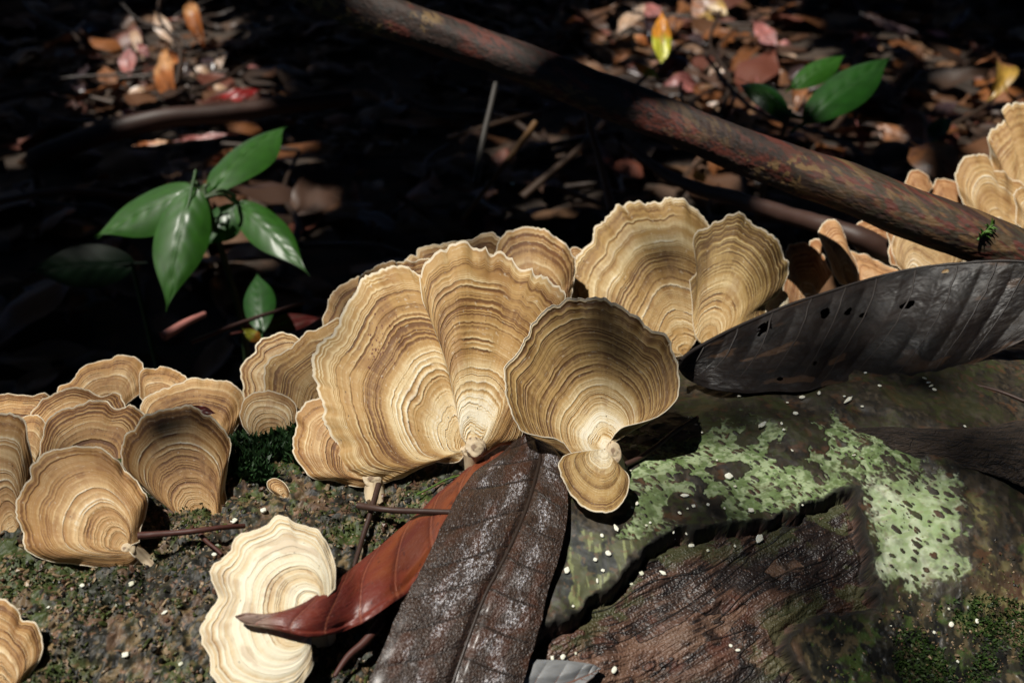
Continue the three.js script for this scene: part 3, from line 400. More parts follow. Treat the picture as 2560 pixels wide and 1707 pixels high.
fungus('low shaded bracket fungus below the thin dark branch in the right cluster', {
  seed: 35, tex: 33, hub: z10(820, 1500)[0], d: 0.386, n: [0, 0.4, 0.92], bulge: 0.06, bands: { nb: 14, ...RO }, m: z10(640, 1380, 630, 1250, 640, 1185, 700, 1205, 800, 1240, 900, 1290, 990, 1325, 1010, 1400)
});
fungus('brown side of a bracket fungus wedged between the ear-like one and the pale one', {
  seed: 36, tex: 32, hub: z10(1020, 1330)[0], d: 0.392, n: [0.2, 0.3, 0.93], bands: { nb: 14, ...RO }, ns: 70, nt: 70, m: z10(930, 1290, 905, 1210, 920, 1140, 900, 1060, 892, 950, 940, 900, 1010, 900, 1080, 960)
});
fungus('pale bracket fungus hanging below the thick branch, its right edge bleached', {
  seed: 37, hub: z10(1060, 1420)[0], d: 0.386, n: [-0.05, 0.35, 0.94], bulge: 0.05, bands: { nb: 15, light: [0.68, 0.52, 0.32], tan: [0.50, 0.33, 0.15], brown: [0.3, 0.17, 0.07] }, m: z10(1000, 1335, 962, 1270, 935, 1200, 940, 1110, 960, 1040, 1000, 985, 1060, 940, 1150, 960, 1260, 1050, 1350, 1120, 1440, 1160, 1468, 1190, 1450, 1240, 1410, 1275, 1360, 1330)
});
const XO = { light: [0.62, 0.44, 0.22], tan: [0.46, 0.28, 0.11], brown: [0.3, 0.155, 0.05] };
fungus('lobed tan bracket fungus above the thick branch at the right edge, the lower of two', {
  seed: 38, hub: z10(1720, 1150)[0], d: 0.425, n: [0, 0.3, 0.95], bulge: 0.03, rip: 0.02, bands: { nb: 16, ...XO }, m: z10(1440, 860, 1390, 720, 1400, 610, 1440, 532, 1500, 518, 1580, 508, 1622, 548, 1640, 612, 1720, 640, 1850, 700, 1950, 900)
});
fungus('tallest bracket fungus at the right frame edge, stepped outline above the thick branch', {
  seed: 39, hub: z10(1900, 1200)[0], d: 0.432, n: [0, 0.3, 0.95], bulge: 0.03, rip: 0.02, bands: { nb: 18, ...XO }, ns: 130, m: z10(1640, 700, 1648, 610, 1658, 550, 1640, 470, 1614, 390, 1650, 330, 1715, 292, 1745, 265, 1715, 205, 1758, 158, 1850, 136, 1960, 190, 2050, 400, 2100, 700)
});
fungus('small curled bracket fungus at the right frame edge in front of the two tall ones', {
  seed: 40, tex: 38, hub: z10(1900, 1150)[0], d: 0.412, n: [0, 0.3, 0.95], bands: { nb: 16, ...XO }, ns: 60, nt: 60, m: z10(1800, 1000, 1805, 880, 1786, 795, 1820, 755, 1880, 740, 1960, 780, 2000, 900)
});
fungus('bracket fungus sliver rising behind the thick branch left of the lobed tan one', {
  seed: 41, tex: 32, hub: z10(1330, 950)[0], d: 0.445, n: [0, 0.3, 0.95], bands: { nb: 14, ...RO }, ns: 60, nt: 50, m: z10(1200, 800, 1245, 692, 1300, 684, 1380, 708, 1420, 740, 1460, 850)
});
fungus('bracket fungus sliver rising behind the thick branch, leftmost of those above it', {
  seed: 42, tex: 32, hub: z10(1120, 860)[0], d: 0.445, n: [0, 0.3, 0.95], bands: { nb: 14, ...RO }, ns: 50, nt: 40, m: z10(1020, 720, 1065, 634, 1120, 630, 1175, 662, 1220, 740)
});
fungus('small whitish bracket fungus peeping over the black leaf beside green moss', {
  seed: 43, tex: 18, hub: z7(480, 600)[0], d: 0.345, n: [0, 0.3, 0.95], bands: V18, ns: 60, nt: 50, m: z7(425, 570, 430, 500, 460, 465, 490, 440, 520, 455, 532, 500, 525, 560)
});

// ------------------------------------------------------------------ leaves lying on and around the log
const LD = (x, y, off) => [x, y, logHit(x, y) - off];
// a leaf as a band between two edges given station by station; parts: blade, midrib and each side vein
function bandLeaf(name, label, st, o) {
  const L = curve2(st.map((s) => s[0])), R = curve2(st.map((s) => s[1])), org = at(...st[Math.floor(st.length / 2)][0]), NU = o.nu ?? 40, NV = o.nv ?? 140;
  const P = L.points.map((p) => at(p.x, p.y, p.z)), Q = R.points.map((p) => at(p.x, p.y, p.z));
  const l = new THREE.CatmullRomCurve3(P, false, 'centripetal'), r = new THREE.CatmullRomCurve3(Q, false, 'centripetal');
  const nrm = [], la = [], ra = []; for (let j = 0; j <= NV; j++) { const v = j / NV; la.push(l.getPoint(v)); ra.push(r.getPoint(v)); }
  for (let j = 0; j <= NV; j++) { const a = Math.max(1, Math.min(NV - 1, j)), along = la[a + 1].clone().add(ra[a + 1]).sub(la[a - 1]).sub(ra[a - 1]), n = along.cross(ra[a].clone().sub(la[a])).normalize(); if (n.dot(CP.clone().sub(la[a])) < 0) n.negate(); nrm.push(n); }
  const mid = o.mid ?? (() => 0.5), camber = o.camber ?? 0.1, veins = o.veins ?? 0, slant = o.slant ?? ((a) => a * 0.12), quilt = o.quilt ?? 0.0005, seed = o.seed ?? 1;
  const pt = (u, v, lift = 0) => {
    const j = Math.round(clamp(v) * NV), w = la[j].distanceTo(ra[j]), m = mid(v), a = u < m ? (m - u) / m : (u - m) / (1 - m);
    const edge = (vn(v * 40, u > m ? 3 : 8, seed) - 0.5) * 0.012 * smooth(a, 0.8, 1) * (u < m ? -1 : 1);
    const q = la[j].clone().lerp(ra[j], u + edge); let z = camber * w * (o.flat ? 4 * u * (1 - u) : 1 - a * a) + (o.wave ?? 0.03) * w * (fbm(u * 2.3, v * 5, seed, 2) - 0.5);
    if (veins) z += quilt * Math.abs(Math.sin(Math.PI * (v - slant(a, u < m)) * veins)) ** 0.6 * smooth(a, 0, 0.1) * (1 - smooth(a, 0.8, 1));
    z -= (o.groove ?? 0.0008) * (1 - smooth(Math.abs(u - m) * w, 0.0003, 0.0022));
    return q.addScaledVector(nrm[j], z + lift);
  };
  const t = thing(name, label, 'leaf', org);
  let top = grid(NU, NV, (u, v) => pt(u, v).sub(org)), a = top.attributes.normal, d = 0; for (let i = 0; i < a.count; i += 5) d += V3(a.getX(i), a.getY(i), a.getZ(i)).dot(nrm[0]);
  const flip = d < 0; top = grid(NU, NV, (u, v) => pt(u, v).sub(org), flip); const back = grid(NU, NV, (u, v) => pt(u, v, -0.0003).sub(org), !flip);
  const blade = mesh('blade', mergeGeometries([top, back]), o.mat, t);
  if (o.backHalf) mesh('folded_half', grid(NU, NV, (u, v) => pt(0.03 + u * 0.85, lerp(0.12, 0.96, v), -0.0035).sub(org), flip), o.backHalf, t);
  if (o.midR) { const p = []; for (let j = 0; j <= 24; j++) { const v = lerp(o.m0 ?? 0.02, 0.995, j / 24); p.push(pt(mid(v), v, -o.midR * 0.15).sub(org)); } mesh('midrib', tube(p, o.midR, o.midR * 0.5, 8, 90), o.ribMat, t); }
  if (veins && o.veinR) for (const s of [1, 0]) for (let k = 1; k < veins; k++) { if (o.only !== undefined && o.only !== s) continue; const p = []; for (let q = 0; q <= 10; q++) { const aa = lerp(0.02, o.vlen ?? 0.88, q / 10), v = (k + (s ? 0 : 0.35)) / veins + slant(aa, s); if (v < 0.01 || v > 0.985) break; const m = mid(v); p.push(pt(s ? m - aa * m : m + aa * (1 - m), v, -o.veinR * 0.35).sub(org)); } if (p.length > 4) mesh('side_vein', tube(p, o.veinR, o.veinR * 0.4, 6, 30), o.veinMat ?? o.ribMat, t); }
  return t;
}
{ // large dark brown leaf with wet glints painted white into its colour, front centre
  const off = [0.013, 0.012, 0.011, 0.010, 0.0095, 0.009, 0.0085, 0.008, 0.0075, 0.007, 0.007, 0.007, 0.007];
  const Ls = z8(1925, 80, 1810, 190, 1690, 270, 1600, 390, 1490, 600, 1400, 790, 1320, 930, 1240, 1100, 1170, 1270, 1110, 1420, 1080, 1600, 1150, 1800, 1340, 1940);
  const Rs = z8(2040, 80, 2138, 190, 2172, 300, 2180, 450, 2165, 600, 2122, 760, 2076, 920, 2035, 1090, 1982, 1260, 1930, 1430, 1850, 1600, 1690, 1800, 1370, 1945);
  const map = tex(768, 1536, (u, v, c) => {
    const n = fbm(u * 18, v * 40, 81, 4), n2 = fbm(u * 120, v * 260, 82, 2), m = lerp(0.68, 0.54, smooth(v, 0.08, 0.6)), a = u < m ? (m - u) / m : (u - m) / (1 - m);
    c[0] = 0.028 + 0.026 * n; c[1] = 0.016 + 0.014 * n; c[2] = 0.011 + 0.009 * n; mixc(c, [0.018, 0.012, 0.010], smooth(n2, 0.5, 0.7) * 0.7); mixc(c, [0.085, 0.03, 0.015], smooth(fbm(u * 9, v * 14, 83, 3), 0.52, 0.7) * 0.5);
    const vd = (v - (0.09 * a - 0.03 * a * a)) * 11 - (u < m ? 0 : 0.35), vk = Math.abs(vd - Math.round(vd)), vein = 1 - smooth(vk, 0.02, 0.07), mv = 1 - smooth(Math.abs(u - m), 0.006, 0.02);
    mixc(c, [0.010, 0.007, 0.006], Math.max(vein * 0.75 * (1 - smooth(a, 0.8, 0.95)), mv * 0.9));
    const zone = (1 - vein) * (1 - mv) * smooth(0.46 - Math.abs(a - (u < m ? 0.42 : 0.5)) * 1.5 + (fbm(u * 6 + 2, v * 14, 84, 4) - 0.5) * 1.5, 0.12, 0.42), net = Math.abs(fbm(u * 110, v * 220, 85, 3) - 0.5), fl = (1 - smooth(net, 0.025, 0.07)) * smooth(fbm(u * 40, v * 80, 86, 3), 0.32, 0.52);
    mixc(c, [0.72, 0.72, 0.77], zone * fl); mixc(c, [0.5, 0.5, 0.52], smooth(vn(u * 300, v * 600, 87), 0.86, 0.95) * 0.6 * (1 - mv)); mixc(c, [0.12, 0.06, 0.035], smooth(vn(u * 200, v * 420, 89), 0.7, 0.9) * 0.5);  // wet glints painted as pale flecks, with tiny ones scattered between
  });
  const bump = tex(512, 1024, (u, v, c) => { const a = fbm(u * 110, v * 220, 85, 3); c[0] = a; c[1] = c[2] = 0.32 + 0.25 * fbm(u * 30, v * 60, 88, 2); }, false);
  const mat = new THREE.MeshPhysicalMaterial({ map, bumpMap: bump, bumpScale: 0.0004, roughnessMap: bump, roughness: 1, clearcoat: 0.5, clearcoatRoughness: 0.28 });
  const rib = new THREE.MeshStandardMaterial({ color: col(0.028, 0.017, 0.012), roughness: 0.45 });
  bandLeaf('fallen_leaf', 'large dark brown leaf with painted white glints, lying over the log at the bottom centre', Ls.map((p, i) => [LD(...p, off[i]), LD(...Rs[i], off[i] - 0.003)]),
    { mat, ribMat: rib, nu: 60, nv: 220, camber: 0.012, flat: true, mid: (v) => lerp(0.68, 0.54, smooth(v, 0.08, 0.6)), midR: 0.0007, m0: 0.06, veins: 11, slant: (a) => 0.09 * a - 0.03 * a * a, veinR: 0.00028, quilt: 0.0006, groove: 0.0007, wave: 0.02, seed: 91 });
}
{ // red curled leaf
  const T = z8(400, 1046, 455, 1030, 550, 1036, 650, 1020, 760, 980, 870, 910, 960, 842, 1060, 762, 1160, 685, 1260, 597, 1370, 505, 1470, 405, 1570, 320, 1680, 225, 1790, 152, 1900, 105), B = z8(402, 1054, 450, 1090, 545, 1106, 670, 1128, 760, 1152, 880, 1153, 1000, 1120, 1110, 1065, 1230, 985, 1350, 900, 1480, 720, 1570, 560, 1650, 440, 1760, 300, 1850, 205, 1930, 145);
  const dT = [0.2035, 0.2035, 0.204, 0.2045, 0.206, 0.209, 0.213], dB = [0.2032, 0.203, 0.202, 0.2005, 0.2005, 0.203, 0.2075];
  const map = tex(384, 1024, (u, v, c) => {
    const n = fbm(u * 10, v * 24, 101, 4); c[0] = 0.13 + 0.06 * n; c[1] = 0.018 + 0.014 * n; c[2] = 0.011 + 0.007 * n;
    mixc(c, [0.24, 0.062, 0.016], smooth(fbm(u * 2.5, v * 5, 102, 3) + 0.5 * (v - 0.5), 0.5, 0.75) * 0.7); mixc(c, [0.06, 0.010, 0.010], smooth(fbm(u * 3, v * 8, 103, 3), 0.52, 0.75) * 0.5); mixc(c, [0.30, 0.20, 0.15], (1 - smooth(v, 0.13, 0.20)) * 0.9);
    { const vd = (v - 0.10 * (1 - u / 0.9) ** 2) * 9, vk = Math.abs(vd - Math.round(vd)); mixc(c, [0.26, 0.09, 0.05], (1 - smooth(vk, 0.012, 0.035)) * 0.6); mixc(c, [0.05, 0.010, 0.009], smooth(vk, 0.03, 0.06) * (1 - smooth(vk, 0.06, 0.16)) * 0.35); }
    mixc(c, [0.05, 0.012, 0.010], smooth(vn(u * 26, v * 70, 108), 0.84, 0.92) * 0.6); mixc(c, [0.28, 0.10, 0.06], (1 - smooth(Math.abs(fbm(u * 22, v * 55, 104, 2) - 0.5), 0.0, 0.02)) * 0.4); mixc(c, [0.4, 0.25, 0.2], smooth(vn(u * 120, v * 330, 105), 0.9, 0.96) * 0.35);
  });
  const mat = new THREE.MeshPhysicalMaterial({ map, roughness: 0.46, clearcoat: 0.22, clearcoatRoughness: 0.4, transmission: 0.1, bumpMap: tex(256, 512, (u, v, c) => { c[0] = c[1] = c[2] = fbm(u * 30, v * 70, 106, 3); }, false), bumpScale: 0.00012 });
  bandLeaf('fallen_leaf', 'glossy red curled leaf whose tip lies on the cream white fungus', T.map((p, i) => i < 7 ? [[...p, dT[i]], [...B[i], dB[i]]] : [LD(...p, 0.005), LD(...B[i], i < 9 ? 0.011 : 0.008)]),
    { mat, ribMat: new THREE.MeshStandardMaterial({ color: col(0.20, 0.045, 0.02), roughness: 0.5 }), camber: 0.07, flat: true, mid: () => 0.9, veins: 9, slant: (a) => 0.10 * a * a, only: 1, vlen: 0.95, veinR: 0.00017, quilt: 0.00045, groove: 0.0002, wave: 0.02, seed: 107 });
}
{ // black leaf at the right
  const T = z7(-14, 806, 60, 742, 200, 660, 360, 585, 520, 520, 700, 460, 850, 408, 1000, 370, 1180, 330, 1370, 308, 1550, 294, 1690, 298, 1850, 330, 1990, 430, 2030, 480), B = z7(-14, 812, 40, 880, 150, 925, 300, 948, 450, 945, 600, 950, 730, 912, 880, 888, 1080, 882, 1250, 868, 1400, 822, 1550, 752, 1750, 650, 1930, 540, 2034, 484);
  const holes = [[0.245, 0.18, 0.020, 0.09], [0.375, 0.22, 0.012, 0.05], [0.435, 0.30, 0.010, 0.045], [0.475, 0.36, 0.009, 0.03], [0.56, 0.33, 0.017, 0.045], [0.375, 0.73, 0.006, 0.02], [0.30, 0.86, 0.008, 0.018], [0.86, 0.50, 0.006, 0.03], [0.62, 0.07, 0.008, 0.02]];
  const alphaMap = tex(1024, 384, (v, u, c) => { let a = 1; for (const h of holes) { const d = ((v - h[0]) / h[2]) ** 2 + ((u - h[1]) / h[3]) ** 2 + (fbm(v * 90, u * 30, 111, 2) - 0.5) * 1.6; if (d < 0.8) a = 0; } c[0] = c[1] = c[2] = a; }, false);
  const map = tex(1024, 384, (v, u, c) => { const n = fbm(v * 30, u * 10, 112, 4), m = fbm(v * 9, u * 4, 113, 3); c[0] = 0.008 + 0.010 * n; c[1] = 0.006 + 0.0075 * n; c[2] = 0.0055 + 0.0065 * n; mixc(c, [0.04, 0.034, 0.028], smooth(v, 0.55, 0.95) * 0.7 * smooth(m, 0.3, 0.6)); mixc(c, [0.018, 0.016, 0.016], smooth(fbm(v * 45, u * 16, 114, 4), 0.54, 0.68) * 0.6); mixc(c, [0.10, 0.055, 0.03], smooth(fbm(v * 14, u * 8, 115, 3), 0.66, 0.74) * 0.4); mixc(c, [0.01, 0.01, 0.01], smooth(m, 0.55, 0.7) * 0.5); mixc(c, [0.3, 0.085, 0.02], (1 - smooth(u, 0.004, 0.016)) * smooth(0.3 - v, 0, 0.15)); });  // orange along the top edge near the tip is painted sunlight
  for (const t of [map, alphaMap]) { t.matrixAutoUpdate = false; t.matrix.set(0, 1, 0, 1, 0, 0, 0, 0, 1); }
  const bump = tex(512, 192, (v, u, c) => { c[0] = fbm(v * 60, u * 22, 116, 4); c[1] = c[2] = 0.35 + 0.3 * fbm(v * 30, u * 10, 117, 3); }, false); bump.matrixAutoUpdate = false; bump.matrix.copy(map.matrix);
  const mat = new THREE.MeshPhysicalMaterial({ map, alphaMap, alphaTest: 0.5, bumpMap: bump, bumpScale: 0.0004, roughnessMap: bump, roughness: 1, specularIntensity: 0.5 });
  const rib = new THREE.MeshStandardMaterial({ color: col(0.02, 0.015, 0.013), roughness: 0.6 });
  const dT = [0.2905, 0.296, 0.302, 0.308, 0.312, 0.316, 0.319, 0.322, 0.316, 0.310, 0.305, 0.301, 0.299, 0.299, 0.299];
  bandLeaf('fallen_leaf', 'large black rotting leaf with curved ribs and small holes at the right', T.map((p, i) => [[...p, dT[i]], i === 0 || i > 11 ? [...B[i], i ? 0.296 : 0.2905] : [B[i][0], B[i][1], Math.min(0.3, logHit(...B[i]) - 0.003)]]),
    { mat, ribMat: rib, nu: 50, nv: 220, camber: -0.04, flat: true, mid: () => 0.012, backHalf: rib, veins: 13, slant: (a) => -0.09 * a * a, only: 0, vlen: 0.93, veinR: 0.0004, quilt: 0.0007, groove: 0, midR: 0.0007, m0: 0.02, wave: 0.07, seed: 118 });
}
{ // strip of dark bark and grey leaf
  const T = z9(1340, 150, 1700, 120, 1900, 130, 2100, 130, 2250, 115, 2400, 100, 2600, 90), B = z9(1350, 190, 1650, 222, 1850, 268, 2060, 310, 2230, 355, 2380, 420, 2560, 510);
  const map = tex(256, 768, (u, v, c) => { const n = fbm(u * 40, v * 14, 121, 4); c[0] = 0.026 + 0.05 * n; c[1] = 0.018 + 0.034 * n; c[2] = 0.013 + 0.024 * n; mixc(c, [0.006, 0.005, 0.005], smooth(fbm(u * 60, v * 20, 124, 3), 0.52, 0.64) * 0.8); mixc(c, [0.16, 0.075, 0.035], smooth(fbm(u * 12, v * 16, 122, 3), 0.6, 0.7) * smooth(0.3 - u, 0, 0.2) * 0.8); });
  bandLeaf('bark_strip', 'thick dark brown ridge of bark running across the log at the right edge', T.map((p, i) => [LD(...p, -0.002 + 0.005 * (i / 6)), LD(...B[i], -0.002 + 0.007 * (i / 6))]), { mat: new THREE.MeshStandardMaterial({ map, roughness: 0.75, bumpMap: woodBump, bumpScale: 0.002 }), camber: 0.20, flat: true, mid: () => 0.5, groove: 0, wave: 0.12, seed: 123 }).userData.category = 'bark';
  const gT = z9(20, 1205, 90, 1211, 200, 1214, 300, 1226, 350, 1235, 380, 1246), gB = z9(-30, 1420, 60, 1420, 190, 1400, 300, 1330, 350, 1285, 381, 1252);
  const gm = tex(256, 256, (u, v, c) => { const n = fbm(u * 12, v * 12, 125, 4); c[0] = 0.14 + 0.1 * n; c[1] = 0.145 + 0.1 * n; c[2] = 0.15 + 0.1 * n; mixc(c, [0.25, 0.26, 0.27], (1 - smooth(Math.abs(fbm(u * 10, v * 20, 126, 2) - 0.5), 0, 0.02)) * 0.5); mixc(c, [0.16, 0.08, 0.05], smooth(u, 0.85, 1) * 0.6); });
  bandLeaf('fallen_leaf', 'small grey leaf cut by the bottom frame edge beside the dark brown leaf', gT.map((p, i) => [LD(...p, 0.002), LD(...gB[i], 0.002)]), { mat: new THREE.MeshStandardMaterial({ map: gm, roughness: 0.45 }), ribMat: new THREE.MeshStandardMaterial({ color: col(0.16, 0.075, 0.05), roughness: 0.6 }), camber: 0.04, mid: () => 0.62, midR: 0.0004, veins: 6, veinR: 0.00015, quilt: 0.0003, seed: 127 });
}

// ------------------------------------------------------------------ thick branch, thin branch, twigs
{
  const pts = [[700, -90, 0.50], [860, 0, 0.485], [1050, 70, 0.467], [1250, 137, 0.45], [1450, 213, 0.432], [1650, 296, 0.415], [1850, 370, 0.383], [2000, 424, 0.354], [2100, 458, 0.338], [2300, 540, 0.325], [2560, 640, 0.316], [2900, 790, 0.306]].map((p) => at(...p));
  const c = pts[4], t = thing('fallen_branch', 'thick reddish brown branch slanting across the scene from top centre to the right edge', 'branch', c);
  const map = tex(512, 1024, (u, v, cc) => {
    const x = u * Math.PI * 2, n = fbm(Math.cos(x) * 1.6 + 4, Math.sin(x) * 1.6 + v * 22, 131, 4), k = fbm(Math.cos(x) * 5 + 9 + v * 20, Math.sin(x) * 5 + v * 130, 132, 5), f = fbm(Math.cos(x) * 8 + v * 30, Math.sin(x) * 8 + v * 190, 133, 3);
    cc[0] = 0.034; cc[1] = 0.017; cc[2] = 0.012; mixc(cc, [0.095, 0.021, 0.012], smooth(n, 0.46, 0.62)); mixc(cc, [0.015, 0.012, 0.010], smooth(f, 0.46, 0.66) * 0.8); mixc(cc, [0.030, 0.023, 0.017], smooth(fbm(u * 14, v * 22, 134, 3), 0.58, 0.7) * 0.35);
    const low = smooth(fbm(u * 5, v * 9, 137, 3), 0.46, 0.6); mixc(cc, [0.17, 0.105, 0.042], smooth(k, 0.53, 0.62) * low * (1 - 0.75 * smooth(v, 0.36, 0.5) * (1 - smooth(v, 0.62, 0.72)))); mixc(cc, [0.12, 0.06, 0.022], smooth(v, 0.68, 0.8) * smooth(k, 0.46, 0.56) * 0.7); mixc(cc, [0.045, 0.034, 0.014], smooth(v, 0.68, 0.8) * smooth(f, 0.44, 0.6) * 0.6);
  });
  map.wrapS = THREE.RepeatWrapping;
  const bump = tex(256, 1024, (u, v, cc) => { cc[0] = cc[1] = cc[2] = 0.6 * fbm(u * 20, v * 90, 135, 4) + 0.4 * fbm(u * 60, v * 240, 136, 2); }, false); bump.wrapS = THREE.RepeatWrapping;
  const g = tube(pts, 0.0106, 0.0076, 32, 320, 0.2, 138), uv = g.attributes.uv; let mx = 0; for (let i = 0; i < uv.count; i++) mx = Math.max(mx, uv.getY(i)); for (let i = 0; i < uv.count; i++) uv.setY(i, uv.getY(i) / mx);
  mesh('bark', shift(g, c), new THREE.MeshStandardMaterial({ map, bumpMap: bump, bumpScale: 0.0009, roughness: 0.72 }), t);
  const moss = new THREE.MeshStandardMaterial({ color: col(0.07, 0.16, 0.02), roughness: 0.6 });
  const A = at(2445, 600, 0.311), B = at(2488, 555, 0.311), s = thing('moss_sprig', 'tiny bright green moss sprig on the thick branch near the right edge', 'moss', A);
  mesh('stem', shift(tube([A, A.clone().lerp(B, 0.5), B], 0.0004, 0.0002, 6), A), moss, s);
  const R = rng(5); for (let i = 0; i < 18; i++) { const p = A.clone().lerp(B, 0.1 + 0.9 * R()), d = V3(R() - 0.5, R() - 0.2, R() * 0.6).normalize(), q = p.clone().addScaledVector(d, 0.0028); mesh('leaflet', shift(tube([p, p.clone().lerp(q, 0.5).add(V3(0, 0.0003, 0)), q], 0.0006, 0.00008, 5, 6), A), moss, s); }
}
const twigMat = (r, g, b, k) => new THREE.MeshStandardMaterial({ roughness: 0.55, map: tex(32, 256, (u, v, c) => { const n = fbm(u * 5, v * 30, k, 3); c[0] = r * (0.55 + 0.9 * n); c[1] = g * (0.55 + 0.9 * n); c[2] = b * (0.55 + 0.9 * n); }, true, THREE.RepeatWrapping) });
const darkTwig = twigMat(0.05, 0.024, 0.017, 141), redTwig = twigMat(0.085, 0.028, 0.02, 142), greyTwig = twigMat(0.045, 0.04, 0.034, 143), tanTwig = twigMat(0.13, 0.065, 0.02, 144), pinkTwig = twigMat(0.5, 0.2, 0.17, 145), greenMat = new THREE.MeshStandardMaterial({ color: col(0.09, 0.17, 0.03), roughness: 0.5 });
function twig(name, label, pts, r0, r1, mat, cat = 'twig') { const p = pts.map((q) => q.isVector3 ? q : at(...q)), o = p[0].clone(); const m = mesh(name, shift(tube(p, r0, r1, 9, p.length * 14, 0.2, 7), o), mat, scene); m.position.copy(o); tag(m, label, cat); return m; }
const zl = (z, off, ...v) => z(...v).map((p) => LD(p[0], p[1], off));
twig('thin_branch', 'thin dark branch running behind the olive pair into the right cluster', [[1560, 360, 0.52], [1650, 425, 0.50], ...z3(500, 1030).map((p) => [...p, 0.485]), ...z3(760, 1100).map((p) => [...p, 0.465]), ...z3(1000, 1180).map((p) => [...p, 0.442]), ...z3(1250, 1250).map((p) => [...p, 0.42]), ...z3(1450, 1320).map((p) => [...p, 0.41]), ...z3(1660, 1440, 1900, 1540).map((p) => [...p, 0.412])], 0.0026, 0.0052, darkTwig, 'branch');
twig('twig', 'straight dark twig resting across the red leaf', [...z8(1060, 458).map((p) => LD(...p, 0.006)), ...z8(1200, 478, 1400, 487, 1570, 492).map((p) => LD(...p, 0.009))], 0.0009, 0.0007, darkTwig);
twig('twig', 'bent dark twig leaning on the knobbly stalk, going down beside the red leaf', [...z8(1168, 345).map((p) => LD(...p, 0.006)), ...zl(z8, 0.005, 1130, 480), ...zl(z8, 0.003, 1085, 620, 1050, 740, 1035, 790)], 0.0008, 0.0006, darkTwig);
twig('twig', 'dark reddish twig lying in front of the cone-shaped fungus', [...zl(z8, 0.010, -120, 620), ...zl(z8, 0.009, 60, 605, 200, 590), ...zl(z8, 0.007, 350, 572), ...zl(z8, 0.004, 450, 566)], 0.0009, 0.0006, redTwig);
twig('twig', 'short reddish twig hanging below the one in front of the cone-shaped fungus', zl(z8, 0.005, 215, 612, 250, 650, 300, 690, 330, 720), 0.0006, 0.0004, redTwig);
twig('twig', 'dark frayed twig in the hollow below the red leaf', zl(z8, 0.005, 1180, 1080, 1100, 1180, 1010, 1260, 930, 1370), 0.0012, 0.0005, redTwig);
twig('twig', 'thin curved twig on the green lichen right of the round front fungus', zl(z9, 0.002, 440, 316, 520, 290, 620, 230, 720, 150, 830, 80), 0.0009, 0.0006, darkTwig);
twig('twig', 'fine root on the log below the right end of the black leaf', zl(z7, 0.0015, 1250, 890, 1400, 900, 1560, 935, 1690, 985), 0.0007, 0.0005, darkTwig);
twig('grass_blade', 'thin green grass blade left of the dark brown leaf', zl(z8, 0.005, 1370, 400, 1450, 360, 1530, 318, 1600, 296), 0.0003, 0.0002, greenMat, 'grass');
twig('twig', 'sunlit yellow brown twig in the dark behind the tall fungi', [...z2(830, 1000).map((p) => [...p, 0.66]), ...z2(1030, 740).map((p) => [...p, 0.68]), ...z2(1165, 560).map((p) => [...p, 0.70])], 0.0012, 0.0028, tanTwig);
twig('twig', 'upright brown twig in the dark left of the large olive fungus', [...z2(1510, 960).map((p) => [...p, 0.6]), ...z2(1470, 780).map((p) => [...p, 0.62]), ...z2(1410, 560).map((p) => [...p, 0.64]), ...z2(1390, 450).map((p) => [...p, 0.65])], 0.003, 0.0022, twigMat(0.13, 0.055, 0.025, 146));
twig('twig', 'grey upright stem in the dark, under the middle of the thick branch', [...z2(890, 840).map((p) => [...p, 0.66]), ...z2(925, 640).map((p) => [...p, 0.68]), ...z2(985, 380).map((p) => [...p, 0.7])], 0.0026, 0.002, greyTwig);
twig('twig', 'short pink bare stick on the dark ground at the left', [...z1(740, 1535).map((p) => [...p, 0.5]), ...z1(850, 1470).map((p) => [...p, 0.51]), ...z1(930, 1432).map((p) => [...p, 0.52])], 0.0026, 0.0018, pinkTwig);
twig('twig', 'thin reddish stick above the scalloped fungi at the left', [...z1(870, 1560).map((p) => [...p, 0.46]), ...z1(1100, 1470).map((p) => [...p, 0.47]), ...z1(1390, 1375).map((p) => [...p, 0.48])], 0.0012, 0.0009, redTwig);
twig('fallen_branch', 'dark fallen branch lying in front of the sunlit litter at the upper left', [...z1(150, 730).map((p) => [...p, 1.0]), ...z1(400, 630).map((p) => [...p, 1.0]), ...z1(700, 545).map((p) => [...p, 1.0]), ...z1(1000, 520).map((p) => [...p, 1.02]), ...z1(1300, 480).map((p) => [...p, 1.05]), ...z1(1600, 450).map((p) => [...p, 1.08])], 0.012, 0.009, darkTwig, 'branch');

